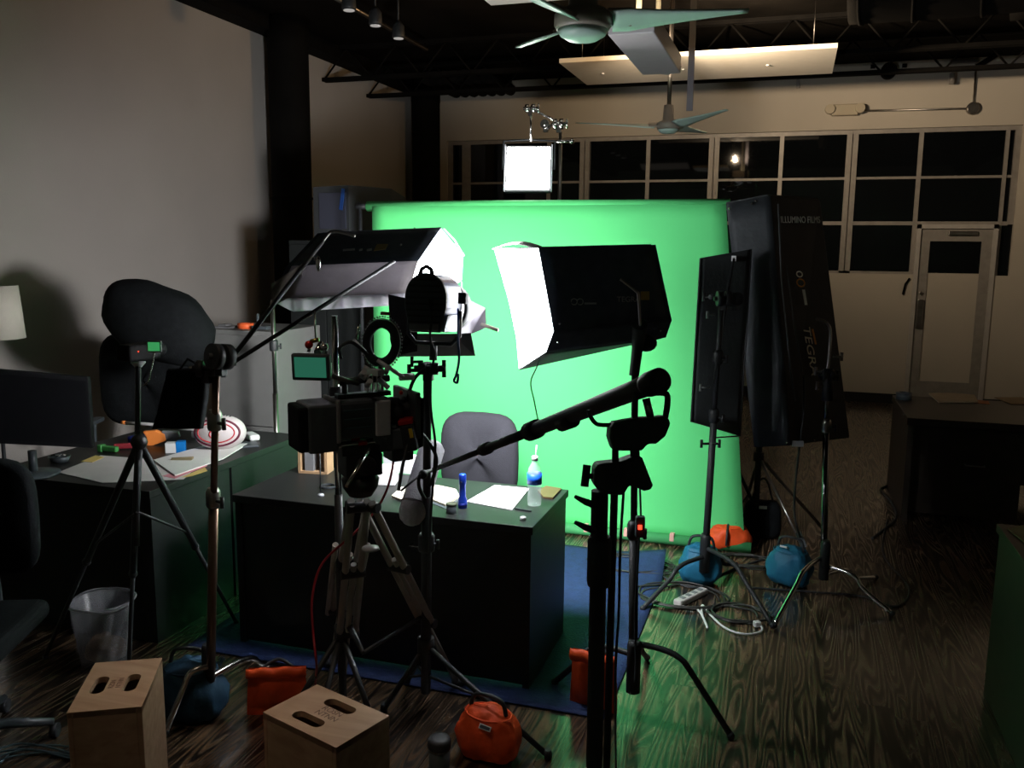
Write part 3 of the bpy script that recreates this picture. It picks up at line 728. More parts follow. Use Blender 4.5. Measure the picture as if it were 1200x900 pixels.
# barn doors by their seen outline, each with its own depth
def door_panel(pts, nm, m_):
    P3 = [PD(x, y, d_) for x, y, d_ in pts]; n_ = (P3[1]-P3[0]).cross(P3[2]-P3[0]).normalized(); MB().prism(P3, n_*.003).build(nm, m_, t)
door_panel([(455, 345, 3.42), (488, 352, 3.26), (489, 412, 3.26), (461, 417, 3.42), (457, 398, 3.42)], 'barn_door', bdm)
door_panel([(475, 392, 3.25), (530, 392, 3.25), (552, 391, 3.30), (557, 417, 3.42), (462, 418, 3.42)], 'barn_door', bdm)
door_panel([(538, 345, 3.26), (569, 361, 3.42), (570, 384, 3.42), (551, 392, 3.40), (537, 391, 3.27)], 'barn_door', bdw)
door_panel([(524, 339, 3.26), (540, 340, 3.30), (543, 347, 3.40), (528, 350, 3.30)], 'barn_door', bdm)
cp = MB().rod(PD(564, 380, 3.40), PD(584, 387, 3.38), .007, 8); tag(cp.build('clothespin', mat('pale_wood', (.75, .68, .55), .6)), 'pale wooden clothespin clipped on the barn door tip', 'clothespin')
MB().rod(PD(446, 367, 3.42), PD(458, 368, 3.42), .007, 8).build('door_tab', TAN, t)
tag(MB().tube(smooth([PD(537, 362, 3.12), PD(537, 380, 3.1), PD(537, 400, 3.1), PD(538, 420, 3.1), PD(535, 438, 3.1), PD(532, 446, 3.1), PD(536, 448, 3.1), PD(537, 438, 3.1)], 6), .0045, 8).build('safety_cord', mat('blue_cord', (.02, .09, .3), .5)), 'short blue cord with a loop hanging beside the round backed lamp', 'cord')
tag(MB().tube(smooth([hc+FW*-.06+UP*.02, PD(506, 372, 3.03), PD(504, 395, 3.02), PD(509, 415, 3.05), PD(505, 440, 3.08), PD(505, 480, 3.08), PD(510, 520, 3.08), PD(508, 560, 3.08), PD(504, 620, 3.08), PD(502, 700, 3.08)], 8), .0048, 8).build('power_cable', RUB), 'black mains cable running down the lamp stand from the round backed lamp', 'cable')
tag(MB().tube(smooth([PD(498, 432, 3.05), PD(485, 445, 3.04), PD(478, 470, 3.05), PD(482, 495, 3.06), PD(500, 515, 3.08), PD(511, 535, 3.08), PD(509, 555, 3.08), PD(503, 570, 3.07)], 8), .0065, 8).build('monitor_cable', RUB), 'black looping cable between the lamp stand and the cinema camera', 'cable')
g = MB(); grip_head(g, PD(502, 432, 3.10), RT, .022); knob(g, PD(496, 434, 3.1), -RT, .014, .05); knob(g, PD(496, 424, 3.1), -RT, .012, .04)
tag(g.build('stand_clamp', MBLK), 'black knobbed clamp just under the round backed lamp head', 'clamp')

q = PD(398, 500, 3.28); bq = gz(405, 800)
tripod_stand('light_stand', (q.x, q.y-.02), PD(398, 368, 3.28).z, [(q.x-.2, q.y-.2), (q.x+.22, q.y-.12), (q.x, q.y-.28)], CHR, MBLK, 'bright chrome post rising behind the cinema camera under the left softbox', legz=.4, colz=(1.32,), r=.016, brace=False)
for _o in bpy.data.objects:
    if _o.parent is not None and _o.parent.get('label', '').startswith('bright chrome post') and _o.name.startswith('pole'): _o.data.materials[0] = MBLK
# ================================================================== CINEMA CAMERA
cc = PD(421, 487, 3.0)
cy = -math.radians(42)
f = Fr(cc, cy, 0)     # local +Y = lens direction, local +X = right of the lens
t = thing('cinema_camera', cc-V((0, 0, .09)), 'black cinema camera rig with matte box and batteries on the tripod', 'camera')
MB(f).box((0, 0, 0), (.13, .19, .13)).build('body', PLA, t, bevel=.012)
MB(f).span((.066, .03, -.062), (.078, .085, .06)).build('side_plate', SIL, t, bevel=.008)
g = MB(f)
for k in range(3): g.span((.066, -.08, -.03+k*.03), (.071, .02, -.025+k*.03))
g.build('side_vents', mat('dark_teal_trim', (.02, .05, .06), .4), t)
MB(f).lathe((0, .095, 0), [(.048, 0), (.05, .015), (.055, .02), (.055, .045), (.046, .05), (.046, .06), (.055, .065), (.055, .08)], (0, 1, 0), 26).build('lens', RUB, t)
g = MB(f)
g.prism([(-.10, .165, -.08), (.10, .165, -.08), (.10, .165, .08), (-.10, .165, .08)], (0, .02, 0))
g.build('matte_box', PLA, t, bevel=.004)
MB(f).prism([(-.11, .188, -.12), (-.03, .188, -.16), (.09, .188, -.11), (.10, .188, .06), (-.10, .188, .06)], (0, .008, 0)).build('side_flag', BLACK, t)
g = MB(f)
for x in (-.035, .035): g.rod((x, -.16, -.09), (x, .20, -.09), .0075, 10)
g.build('support_rods', CHR, t)
for x in (-.035, .035):
    for a_, b_ in ((-.02, .01), (.08, .10)): MB(f).rod((x, a_, -.09), (x, b_, -.09), .011, 10).build('rod_clamp', RED, t)
MB(f).span((-.05, -.08, -.125), (.05, .1, -.095)).build('base_plate', MBLK, t, bevel=.004)
# batteries / recorder at the back (seen on the left)
MB(f).box((.0, -.148, -.02), (.15, .10, .16)).build('battery', PLA, t, bevel=.008)
MB(f).box((.0, -.212, -.02), (.13, .035, .15)).build('battery', BLACK, t, bevel=.008)
MB(f).box((.01, -.10, .0), (.145, .014, .145)).build('battery_plate', GRY, t, bevel=.004)
# top handle with metal rig
g = MB(f); g.span((-.02, -.08, .065), (.02, .11, .08)); g.rod((0, -.05, .08), (0, -.05, .12), .01); g.rod((0, .08, .08), (0, .08, .12), .01); g.rod((0, -.07, .122), (0, .11, .122), .012)
g.build('top_handle', MBLK, t, bevel=.002)
random.seed(3)
g = MB(f)
for k in range(7):
    x, y, z = random.uniform(-.03, .06), random.uniform(-.02, .10), random.uniform(.09, .17)
    g.rod((x, y, z), (x+random.uniform(-.04, .04), y+random.uniform(-.04, .04), z+random.uniform(-.02, .03)), random.uniform(.006, .012), 10)
g.box((.03, .05, .15), (.05, .03, .02), .4); g.rod((.02, .06, .19), (.06, .14, .13), .007); g.rod((.05, .13, .13), (.05, .18, .13), .012)
g.build('metal_fittings', SIL, t)
g = MB(f)
for k in range(4): g.box((.02+.0*k, .02+.016*k, .115), (.03, .005, .06))
g.build('follow_focus_teeth', CHR, t)
# articulated arms
MB().tube(smooth([PD(400, 420, 2.95), PD(398, 408, 2.93), PD(410, 401, 2.93), PD(420, 406, 2.95), PD(430, 415, 2.97)], 6), .006, 8).build('curled_cable', RUB, t)
MB().rod(PD(414, 398, 3.0), PD(428, 412, 3.0), .006, 8).build('arm_link', SIL, t)
MB().rod(PD(421, 380, 3.05), PD(418, 398, 3.05), .005, 8).build('antenna', CHR, t)
# eye monitor facing the camera operator
mo = PD(365, 430, 2.85); fm = Fr(mo, YAW-.1, math.radians(5))
MB(fm).box((0, 0, 0), (.128, .022, .088)).build('monitor', PLA, t, bevel=.006)
MB(fm).box((0, -.0125, .001), (.104, .002, .066)).build('monitor_screen', mat('green_screen_image', (.02, .08, .05), .3, emit=(.02, .13, .08), es=.8), t)
g = MB(); g.rod(PD(372, 413, 2.86), PD(376, 403, 2.9), .012, 10); g.ball(PD(380, 407, 2.86), .013, 10); g.rod(PD(362, 412, 2.86), PD(363, 402, 2.87), .006, 8); g.build('monitor_mount', CHR, t)
MB().ball(PD(362, 404, 2.86), .014, 10).build('mount_knob', RED, t)
MB().rod(PD(364, 400, 2.86), PD(374, 398, 2.86), .007, 8).build('brass_bolt', mat('brass', (.5, .35, .1), .3, 1), t)
MB().tube([PD(370, 398, 2.86), PD(369, 380, 2.88), PD(369, 365, 2.9)], .003, 6).build('mount_string', STL, t)
MB().rod(PD(386, 440, 2.88), PD(386, 425, 2.88), .008, 8).rod(PD(380, 438, 2.88), PD(420, 450, 2.96), .008, 8).build('monitor_arm', STL, t)
# receiver pack hanging under matte box (right, below)
MB(f).span((-.04, .10, -.165), (.05, .18, -.115)).build('focus_unit', PLA, t, bevel=.005)
hp = PD(470, 512, 3.03); fh = Fr(hp, YAW, 0, math.radians(-10))
MB(fh).box((-.03, 0, 0), (.12, .07, .07)).build('receiver', PLA, t, bevel=.006)
MB(fh).box((.03, 0, .0), (.05, .08, .10)).build('hand_grip', RUB, t, bevel=.01)
MB(fh).box((.03, -.0, .055), (.052, .082, .018)).build('grip_band', RED, t, bevel=.004)
MB(fh).box((.042, -.041, .015), (.012, .003, .032)).build('sticker', YEL, t)
MB(fh).box((-.05, -.0, .043), (.09, .05, .012)).build('receiver_antenna', GRY, t, bevel=.003)
MB().ball(PD(470, 405+55, 3.0), .008, 8).build('button', RED, t)
# ring of the follow-focus whip / big toothed ring
rc = PD(447, 402, 3.05)
t2 = t
axr = (FW*.95+RT*.25).normalized(); ur = axr.cross(V((0, 0, 1))).normalized(); vr = ur.cross(axr)
ring = lambda r0, n=36: [rc+(ur*math.cos(2*PI*k/n)*.82+vr*math.sin(2*PI*k/n))*r0 for k in range(n)]
MB().tube(ring(.067), .016, 10, closed=True).build('gear_ring', RUB, t)
MB().tube(ring(.085), .0022, 6, closed=True).build('ring_rim', WHITE, t)
g = MB()
for p in ring(.092, 48): g.box(p, (.006, .006, .006), YAW)
g.build('ring_teeth', GRY, t)
MB().tube([rc-vr*.08, PD(446, 435, 3.02), PD(442, 445, 3.0)], .007, 8).build('ring_post', MBLK, t)

# tripod below the camera
apex = cc-V((0, 0, .24)); 
t = thing('camera_tripod', (apex.x, apex.y, 0), 'grey and black twin-tube tripod under the cinema camera', 'tripod')
MB().lathe(apex+V((0, 0, -.04)), [(.04, 0), (.06, .03), (.065, .06), (.05, .075)], seg=20).build('bowl', MBLK, t)
MB(Fr(apex+V((0, 0, .075)), cy)).box((0, 0, 0), (.10, .13, .08)).rod((-.07, 0, 0), (.07, 0, 0), .035, 16).build('fluid_head', MBLK, t, bevel=.008)
MB().tube([apex+V((.0, 0, .06)), PD(432, 527, 2.85), PD(406, 570, 2.72)], .006, 8).build('pan_handle', CHR, t)
GT = mat('grey_tube', (.30, .27, .24), .45, .1, var=.15)
feet = [V((*gz(388, 783), .01)), V((*gz(537, 806), .01)), V((*gz(352, 800), .01))]
feet[2] = V((apex.x-.28, apex.y+.33, .01))
for i, ft in enumerate(feet):
    a = apex+V((0, 0, -.03)); d_ = ft-a; ax = d_.normalized(); sd = ax.cross(V((0, 0, 1)) if abs(ax.z) < .999 else V((0, 1, 0))).normalized()
    if i == 0: sd = RT
    k1 = .62
    lg = MB()
    for s in (-1, 1): lg.rod(a+sd*s*.028+ax*.05, a+d_*k1+sd*s*.03, .0135, 12)
    leg = lg.build('leg', GT, t)
    MB().rod(a+d_*.30, a+d_*.98, .0115, 12).build('lower_tube', GT, leg)
    for k in (.06, .34, k1):
        p = a+d_*k; MB().tube([p-sd*.045, p+sd*.045], .019, 10).build('leg_clamp', MBLK, leg)
    MB().ball(ft+V((0, 0, .018)), (.03, .03, .018), 12).build('rubber_foot', RUB, leg)
    if i == 0:
        MB().rod(a+d_*.25-sd*.06+ax*.0, a+d_*.64-sd*.05, .0115, 12).rod(a+d_*.25+sd*.06, a+d_*.64+sd*.055, .011, 12).build('pressure_tube', GT, leg)
mid = apex-V((0, 0, .62))
g = MB()
for ft in feet:
    g.rod(mid, apex+(ft-apex)*.6, .008, 8)
g.build('spreader', MBLK, t)
MB().lathe(PD(434, 644, 2.9), [(.004, -.004), (.03, 0), (.028, .008), (.004, .012)], seg=16).build('level_cap', GRY, t)
tag(MB().tube(smooth([PD(460, 515, 3.08), PD(461, 540, 3.1), PD(454, 572, 3.14), PD(440, 598, 3.16), (PD(415, 625, 3.2)), PD(378, 660, 3.22), PD(366, 700, 3.2), PD(367, 740, 3.2), PD(371, 780, 3.2), V((*gz(372, 812), .01)), V((*gz(400, 830), .01))], 8), .0045, 8).build('red_cable', REDC), 'red cable looping from the cinema camera down past its tripod', 'cable')
tag(MB().tube(smooth([PD(478, 520, 3.0), PD(472, 545, 2.97), PD(467, 575, 2.95)], 8), .006, 8).build('short_cable', RUB), 'short black cable hanging off the camera hand grip', 'cable')

# ================================================================== SMALL CAMERA TRIPOD at left
lp = PD(160, 560, 3.15)
tb = gz(161, 800)
t = thing('small_tripod', (*tb, 0), 'thin black tripod in front of the paper strewn desk at left', 'tripod')
tp = PD(162, 424, 3.25); b0 = PD(160, 640, 3.12)
MB().rod(b0, tp, .010, 12).build('centre_column', MBLK, t)
hub = PD(163, 548-30, 3.15)
for ft in (gz(277, 732), gz(150, 805), (tb[0]-.55, tb[1]+.05)):
    ft = V((*ft, .012)); lg = MB().rod(hub, hub+(ft-hub)*.5, .0135, 10).build('leg', MBLK, t)
    MB().rod(hub+(ft-hub)*.5, ft, .009, 10).build('lower_tube', MBLK, lg)
    MB().ball(hub+(ft-hub)*.5, .018, 10).build('leg_lock', MBLK, lg)
    MB().rod(PD(161, 600, 3.13), hub+(ft-hub)*.42, .005, 8).build('brace', MBLK, lg)
    MB().ball(ft, .014, 10).build('rubber_foot', RUB, lg)
MB().ball(hub, .03, 12).build('shoulder', MBLK, t)
MB().lathe(tp, [(.012, -.02), (.026, -.004), (.026, 0), (.012, .002)], seg=16).build('head_plate', SIL, t)
t = thing('camcorder', tp, 'small black camcorder with a tiny green lit flip screen on the thin tripod', 'camera')
f = Fr(tp+V((0, 0, .035)), YAW-.5)
MB(f).box((-.02, .02, 0), (.075, .14, .06)).lathe((-.02, .09, 0), [(.024, 0), (.026, .04)], (0, 1, 0), 16).build('body', BLK2, t, bevel=.008)
fs = Fr(PD(181, 406, 3.2), YAW)
MB(fs).box((0, 0, 0), (.052, .01, .042)).build('flip_screen', GRY, t, bevel=.002)
MB(fs).box((0, -.006, 0), (.042, .002, .032)).build('screen_image', mat('small_screen', (.05, .3, .1), .3, emit=(.06, .45, .14), es=.6), t)
MB().ball(PD(162, 412, 3.15), .003, 6).build('record_light', REDL, t)
g = MB(); pts = smooth([PD(181, 414, 3.2), PD(178, 430, 3.2), PD(174, 446, 3.2), PD(168, 452, 3.2)], 8)
for p in pts: g.ball(p, .0035, 6)
tag(g.build('bead_chain', CHR), 'thin metal chain dangling from the small camcorder', 'chain')

# ================================================================== MICROPHONE BOOM
s0, s1 = PD(770, 447, 1.75), PD(506, 551, 3.30)
bp_ = lambda k: s0.lerp(s1, k)
# parametrise so the image path is right: use pixel+depth points
pp = [PD(770, 447, 1.75), PD(740, 456, 1.80), PD(692, 472, 1.92), PD(640, 491, 2.18)]
pp = [s0.lerp(s1, k) for k in (0, .06, .18, .40, .62, .98)]
t = thing('boom_pole', s0, 'long black telescoping boom pole slanting over the desk from the near stand', 'boom pole')
MB().tube([pp[0], pp[1], pp[3]], [.0225, .0215, .0185], 20).build('thick_section', RUB, t)
MB().tube([pp[3], pp[4]], .0135, 16).build('middle_section', MBLK, t)
MB().tube([pp[4], pp[5]], .0095, 14).build('thin_section', MBLK, t)
for k, r_ in ((.375, .026), (.61, .019)):
    a = s0.lerp(s1, k); b_ = s0.lerp(s1, k+.035); MB().rod(a, b_, r_, 16).build('locking_collar', RUB, t)
MB().lathe(s0-(s1-s0).normalized()*.02, [(.018, 0), (.0255, .008), (.026, .05), (.024, .06)], (s1-s0).normalized(), 24).build('end_cap', RUB, t)
MB().rod(s0.lerp(s1, .24)-V((0, 0, .012)), s0.lerp(s1, .28)-V((0, 0, .012)), .02, 14).build('grip_sleeve', RUB, t)
# mic
mt_, mb_ = PD(508, 520, 3.46), PD(481, 608, 3.29)
t = thing('boom_microphone', mb_, 'grey tubular windshield microphone pointing down at the left end of the boom', 'microphone')
ax = (mb_-mt_).normalized(); L_ = (mb_-mt_).length
MB().lathe(mt_, [(.035, 0), (.050, .02), (.052, L_-.06), (.0525, L_-.05), (.051, L_-.02), (.040, L_+.006), (.022, L_+.020), (.004, L_+.024)], ax, 28).build('windshield', FOAM, t)
MB().tube([mt_+ax*(L_-.06)+(ax.orthogonal().normalized()*math.cos(a)+ax.cross(ax.orthogonal().normalized())*math.sin(a))*.0525 for a in [k*PI/14 for k in range(28)]], .003, 6, closed=True).build('end_ring', GRY, t)
MB().tube(smooth([PD(508, 551, 3.28), PD(493, 556, 3.16), PD(491, 570, 3.16), PD(498, 585, 3.17)], 6), .007, 8).rod(PD(493, 556, 3.16), PD(470, 575, 3.1), .004, 8).build('yoke', MBLK, t)
MB().ball(PD(496, 556, 3.17), .018, 10).build('swivel', MBLK, t)
# cradle + head + stand
t = thing('boom_support_stand', PD(703, 560, 1.85), 'massive black support stand in the right foreground cradling the boom pole', 'stand')
f = Fr(PD(735, 506, 1.82), YAW, 0)
def pr2(pts, nm, dep, th, m_=RUB, bev=.006, par=t):
    P3 = [PD(x, y, dep) for x, y in pts]; return MB().prism([p-FW*th/2 for p in P3], FW*th).build(nm, m_, par, bevel=bev)
pr2([(718, 494), (745, 489), (768, 488), (778, 486), (783, 495), (777, 510), (766, 519), (756, 519), (750, 527), (736, 527), (717, 527), (712, 512), (713, 500)], 'cradle_block', 1.82, .07)
MB().tube(smooth([PD(690, 480, 1.82), PD(692, 488, 1.82), PD(698, 496, 1.82), (PD(706, 498, 1.82)), PD(722, 498, 1.82)], 5), .0045, 10).build('cradle_arm', MBLK, t)
MB().tube(smooth([PD(769, 460, 1.80), PD(781, 462, 1.80), PD(782, 475, 1.80), PD(779, 492, 1.81)], 5), [.0065]*16, 10).build('cradle_arm', MBLK, t)
MB().rod(PD(757, 467, 1.81), PD(763, 492, 1.81), .008, 10).build('cradle_post', STL, t)
MB().rod(PD(745, 460, 1.80), PD(744, 490, 1.82), .006, 10).build('cradle_post', MBLK, t)
MB().rod(PD(721, 525, 1.83), PD(721, 545, 1.83), .007, 12).build('riser', MBLK, t)
MB().rod(PD(744, 520, 1.83), PD(744, 545, 1.83), .010, 12).build('riser', MBLK, t)
pr2([(698, 542), (725, 539), (745, 532), (750, 535), (762, 566), (761, 571), (752, 573), (735, 566), (728, 578), (712, 577), (698, 572), (694, 564), (695, 548)], 'tripod_head', 1.85, .08)
kb_ = MB().rod(PD(685, 570, 1.84), PD(688, 545, 1.84), .0085, 12).rod(PD(688, 558, 1.84), PD(697, 558, 1.85), .006, 8)
kb_.build('tilt_lever', RUB, t)
for y in (582, 612):
    MB().tube([PD(674, y, 1.84), PD(686, y+6, 1.85), PD(697, y+10, 1.86)], [.004, .007, .008], 10).build('leg_lever', RUB, t)
# legs nearly straight down, closed tripod; splayed below the frame
def post(a, b, r, nm, m_=MBLK): return MB().rod(a, b, r, 16).build(nm, m_, t)
ba = PD(703, 575, 1.87); bbp = V((ba.x, ba.y, .55))
lg = post(ba, V((ba.x+.005, ba.y+.01, .03)), .0185, 'main_column')
MB().lathe(PD(702, 660, 1.80+.1), [(.024, -.05), (.026, -.04), (.026, .05), (.023, .06)], seg=18).build('column_lock', RUB, t)
q = PD(720, 575, 1.93); post(q, V((q.x, q.y, .03)), .0085, 'leg')
for a_ in (100, 220, 340):
    a_ = math.radians(a_); e_ = V((ba.x+.24*math.cos(a_), ba.y-.05+.24*math.sin(a_), .015))
    MB().rod(V((ba.x, ba.y, .35)), e_, .010, 10).build('leg', MBLK, t)
tag(MB().tube(smooth([PD(731, 572, 2.0), PD(727, 640, 2.05), PD(725, 720, 2.1), PD(721, 800, 2.15), V((*gz(722, 925), .01))], 8), .0035, 6).build('stand_cable', RUB), 'thin black cable hanging between the tubes of the foreground support stand', 'cable')
t = thing('inline_dimmer', PD(750, 618, 3.42), 'small black inline switch box with a red light beside the foreground stand', 'dimmer')
MB(Fr(PD(750, 617, 3.42), YAW)).box((0, 0, 0), (.036, .03, .085)).build('housing', PLA, t, bevel=.006)
MB(Fr(PD(750, 618, 3.40), YAW)).box((0, 0, 0), (.014, .01, .016)).build('indicator', REDL, t)
MB().tube(smooth([PD(746, 470, 3.47), PD(748, 540, 3.44), PD(750, 575, 3.42), PD(751, 605, 3.42)], 5), .004, 8).tube(smooth([PD(749, 630, 3.42), PD(747, 670, 3.44), PD(744, 720, 3.46), PD(745, 770, 3.46), PD(744, 800, 3.44)], 5), .004, 8).build('lead', RUB, t)

# ================================================================== MAIN DESK
DXL, DXR, DYN, DYF, DH = -2.42, -.97, 3.36, 3.97, .73
t = thing('desk', ((DXL+DXR)/2, (DYN+DYF)/2, 0), 'black desk in the middle in front of the green screen', 'desk')
MB().span((DXL, DYN, DH-.035), (DXR, DYF, DH)).build('top', DESK, t, bevel=.003)
MB().span((DXL+.01, DYN+.01, 0), (DXL+.04, DYF-.01, DH-.035)).build('side_panel', DESK, t)
MB().span((DXR-.04, DYN+.01, 0), (DXR-.01, DYF-.01, DH-.035)).build('side_panel', DESK, t)
MB().span((DXL+.04, DYN+.02, .02), (DXR-.04, DYN+.04, DH-.035)).build('front_panel', DESK, t)
q = PY(494, 640, DYN)
MB().tube([(q.x-.05, DYN+.02, q.z), (q.x-.05, DYN-.015, q.z), (q.x+.05, DYN-.015, q.z), (q.x+.05, DYN+.02, q.z)], .004, 8).build('handle', CHR, t)
def onD(x, y, dz=0): return PZ(x, y, DH+dz)
# items on the desk
def bottle():
    c = onD(626, 592); t = thing('water_bottle', c, 'clear plastic water bottle with blue label near the desk corner', 'bottle')
    pet = mat('clear_plastic', (.80, .88, .88), .08, alpha=.22)
    MB().lathe(c, [(.028, .002), (.031, .008), (.0315, .03), (.029, .06), (.0315, .09), (.0315, .150), (.028, .170), (.014, .196), (.0125, .212)], seg=28).build('shell', pet, t)
    MB().lathe(c, [(.0325, .10), (.0325, .148)], seg=28, cap=False).build('label_band', mat('blue_label', (.01, .09, .55), .4, var=.3, scale=60), t, solid=.001)
    MB().lathe(c, [(.0145, .205), (.0145, .224), (.012, .226)], seg=20).build('cap', WHITE, t)
    MB().rod(c+V((.003, 0, .22)), c+V((.008, 0, .275)), .003, 8).build('straw', mat('clear_straw', (.9, .95, .95), .3, alpha=.7), t)
bottle()
def flash():
    c = onD(542, 595); t = thing('flashlight', c, 'blue metal flashlight standing upright on the desk', 'flashlight')
    MB().lathe(c, [(.0195, 0), (.0205, .005), (.0205, .038), (.0145, .052), (.0145, .104), (.0165, .110), (.0165, .150), (.014, .154)], seg=24).build('body', BLUE, t)
    MB().lathe(c, [(.0208, .008), (.0214, .014), (.0208, .024)], seg=24).build('head_ring', mat('dark_blue_ring', (.01, .02, .2), .3, .4), t)
    MB().ball(c+V((0, -.0155, .12)), .004, 8).build('switch', RUB, t)
flash()
c = onD(529, 601); t = thing('spice_tin', c, 'short dark cylindrical tin on the desk beside the flashlight', 'tin')
MB().lathe(c, [(.022, 0), (.0225, .003), (.0225, .034)], seg=24).build('body', PLA, t)
MB().lathe(c, [(.0225, .034), (.024, .036), (.0235, .044), (.019, .045), (.0185, .041)], seg=24).build('lid', mat('olive_lid', (.07, .08, .05), .5), t)
c = onD(613, 609); tag(MB().lathe(c, [(.0125, 0), (.013, .002), (.013, .012), (.011, .013)], seg=24).build('bottle_cap', WHITE), 'white bottle cap lying near the front corner of the desk', 'bottle cap')
def sheetq(name, pts, dz, m_, lb, cat, th=.0015, par=None, zf=None):
    zf = zf or onD
    P3 = [zf(x, y, dz) for x, y in pts]
    o = MB().prism(P3, (0, 0, th)).build(name, m_, par)
    return tag(o, lb, cat) if lb else o
sheetq('paper_sheet', [(547, 588), (580, 569), (620, 573), (616, 578), (600, 598)], .001, PAPER, 'white sheets of paper in the middle of the desktop', 'paper', .003)
t = thing('notebook', onD(645, 580), 'brown phone or notebook lying at the right rear corner of the desk', 'notebook')
sheetq('cover', [(637, 584), (648, 585), (658, 574), (640, 571), (630, 576)], .001, mat('brown_leather', (.08, .05, .02), .4), None, None, .008, t)
t = thing('open_notebook', onD(520, 585), 'open cream notebook on the desk just right of the lamp stand', 'notebook')
nb = [onD(500, 585), onD(522, 594), onD(538, 584), onD(534, 576), onD(512, 571), onD(498, 574)]
MB().prism(nb, (0, 0, .012)).build('pages', CREAM, t)
MB().prism([p+V((0, 0, -.0)) for p in [onD(498, 587), onD(523, 597), onD(541, 585), onD(536, 575)]], (0, 0, .002)).build('cover', PLA, t)
sheetq('paper_pad', [(459, 583), (474, 589), (480, 572), (470, 573)], .001, CREAM, 'small cream pad on desk behind the tripod leg, left of microphone', 'paper', .01)
sheetq('black_pen', [(603, 597), (622, 600), (623, 599), (604, 596)], .001, RUB, 'thin black pen by the foot of the water bottle', 'pen', .006)
t = thing('white_carton', onD(455, 562), 'white cardboard carton with creased top on the desk behind camera', 'carton')
f = Fr(onD(452, 566), .25)
CAR = mat('white_card', (.6, .58, .58), .8, var=.08, scale=9)
MB(f).box((0, 0, .035), (.11, .10, .07)).build('body', CAR, t, bevel=.003)
MB(f).box((0.0, .01, .073), (.125, .11, .006), .1, .05).build('flap', PAPER, t)
tag(MB(Fr(onD(470, 552), -.1)).box((.0, -.01, .045), (.16, .07, .09)).build('grey_carton', mat('pale_grey_card', (.5, .5, .52), .8, var=.05), bevel=.003), 'pale carton standing behind the creased white carton on the desk', 'carton')
t = thing('wooden_crate', onD(368, 560), 'small open tan wooden crate at the left rear of the desk', 'crate')
f = Fr(onD(370, 553), .15)
for x in (-.07, .07): MB(f).span((x-.007, -.04, 0), (x+.007, .05, .17)).build('side_board', TAN, t)
MB(f).span((-.07, .04, 0), (.07, .05, .12)).span((-.07, -.04, .0), (.07, .05, .012)).build('back_board', TAN, t)
MB(f).span((-.045, -.03, .012), (.0, .03, .15)).build('divider', GRY, t)
t = thing('adapter', onD(353, 551), 'tiny black power adapter with a red light at the desk rear left', 'adapter')
MB(Fr(onD(353, 551), 0)).box((0, 0, .02), (.03, .03, .04)).build('body', PLA, t, bevel=.004)
MB().ball(onD(353, 551)+V((0, -.016, .035)), .003, 8).build('indicator', REDL, t)
c = onD(384, 572); tag(MB().tube([c+V((.035*math.cos(a)*1.0, .035*math.sin(a), .004+.003*k/24)) for k, a in enumerate([2*PI*k/24 for k in range(72)])], .004, 6).build('coiled_cable', RUB), 'little coil of black cable on the desk left of the camera tripod', 'cable')
t = thing('gooseneck_stand', onD(375, 580), 'thin upright rod on a small round foot at desk left front', 'stand')
MB().lathe(onD(376, 581), [(.016, 0), (.014, .008), (.004, .012)], seg=16).build('foot', SIL, t)
MB().rod(onD(376, 581), onD(376, 581)+V((0, 0, .2)), .003, 8).build('rod', MBLK, t)

# chair behind the desk
def office_chair(base, yaw, label, backw=.46, backh=.42, z0=.56, m_=GREYF, arms=True):
    t = thing('office_chair', (base[0], base[1], 0), label, 'chair'); f = Fr((base[0], base[1], 0), yaw)
    pts = []
    n = 28
    for k in range(n):
        a = 2*PI*k/n; c_, s_ = math.cos(a), math.sin(a); ex = .5
        pts.append((abs(c_)**ex*math.copysign(1, c_)*backw/2, abs(s_)**ex*math.copysign(1, s_)*backh/2))
    vs_ = []; mb = MB(f)
    def bk(u, v):
        a = 2*PI*u; r = v; c_, s_ = math.cos(a), math.sin(a)
        x = abs(c_)**.55*math.copysign(1, c_)*backw/2*r; z = abs(s_)**.55*math.copysign(1, s_)*backh/2*r
        return x, z
    rings = [(0, -.035), (.6, -.04), (.92, -.03), (1, -.005), (1, .02), (.95, .035), (.0, .04)]
    for r, y in rings:
        for x, z in pts: vs_.append((x*r, .24+y-.12*(x/backw)**2*1.2, z0+backh/2+z*r))
    fs = []
    for i in range(len(rings)-1):
        for k in range(n): fs.append((i*n+k, i*n+(k+1) % n, (i+1)*n+(k+1) % n, (i+1)*n+k))
    mb.add(vs_, fs, True); mb.build('backrest', m_, t)
    MB(f).box((0, 0, .47), (.48, .46, .08)).build('seat', m_, t, bevel=.035, seg=4)
    MB(f).tube(smooth([(0, .1, .42), (0, .29, .42), (0, .30, .55), (0, .28, z0+.15)], 5), .02, 10).build('back_support', PLA, t)
    MB(f).rod((0, 0, .1), (0, 0, .44), .025, 14).build('gas_post', MBLK, t)
    for k in range(5):
        a = 2*PI*k/5+.3; e_ = (.29*math.cos(a), .29*math.sin(a))
        lg = MB(f).tube([(0, 0, .1), (e_[0]*.5, e_[1]*.5, .09), (e_[0], e_[1], .065)], [.024, .02, .014], 10).build('leg', PLA, t)
        MB(f).lathe((e_[0]-.012, e_[1], .03), [(.028, 0), (.028, .024)], (1, 0, 0), 14).build('caster', RUB, lg)
    for s in ((-1, 1) if arms else ()):
        MB(f).tube(smooth([(s*.22, .02, .43), (s*.28, .03, .5), (s*.28, .03, .66), (s*.28, .03, .68)], 4), .013, 8).box((s*.28, .0, .69), (.06, .24, .025)).build('armrest', PLA, t, bevel=.006)
    return t
cb_ = PY(565, 540, 4.62)
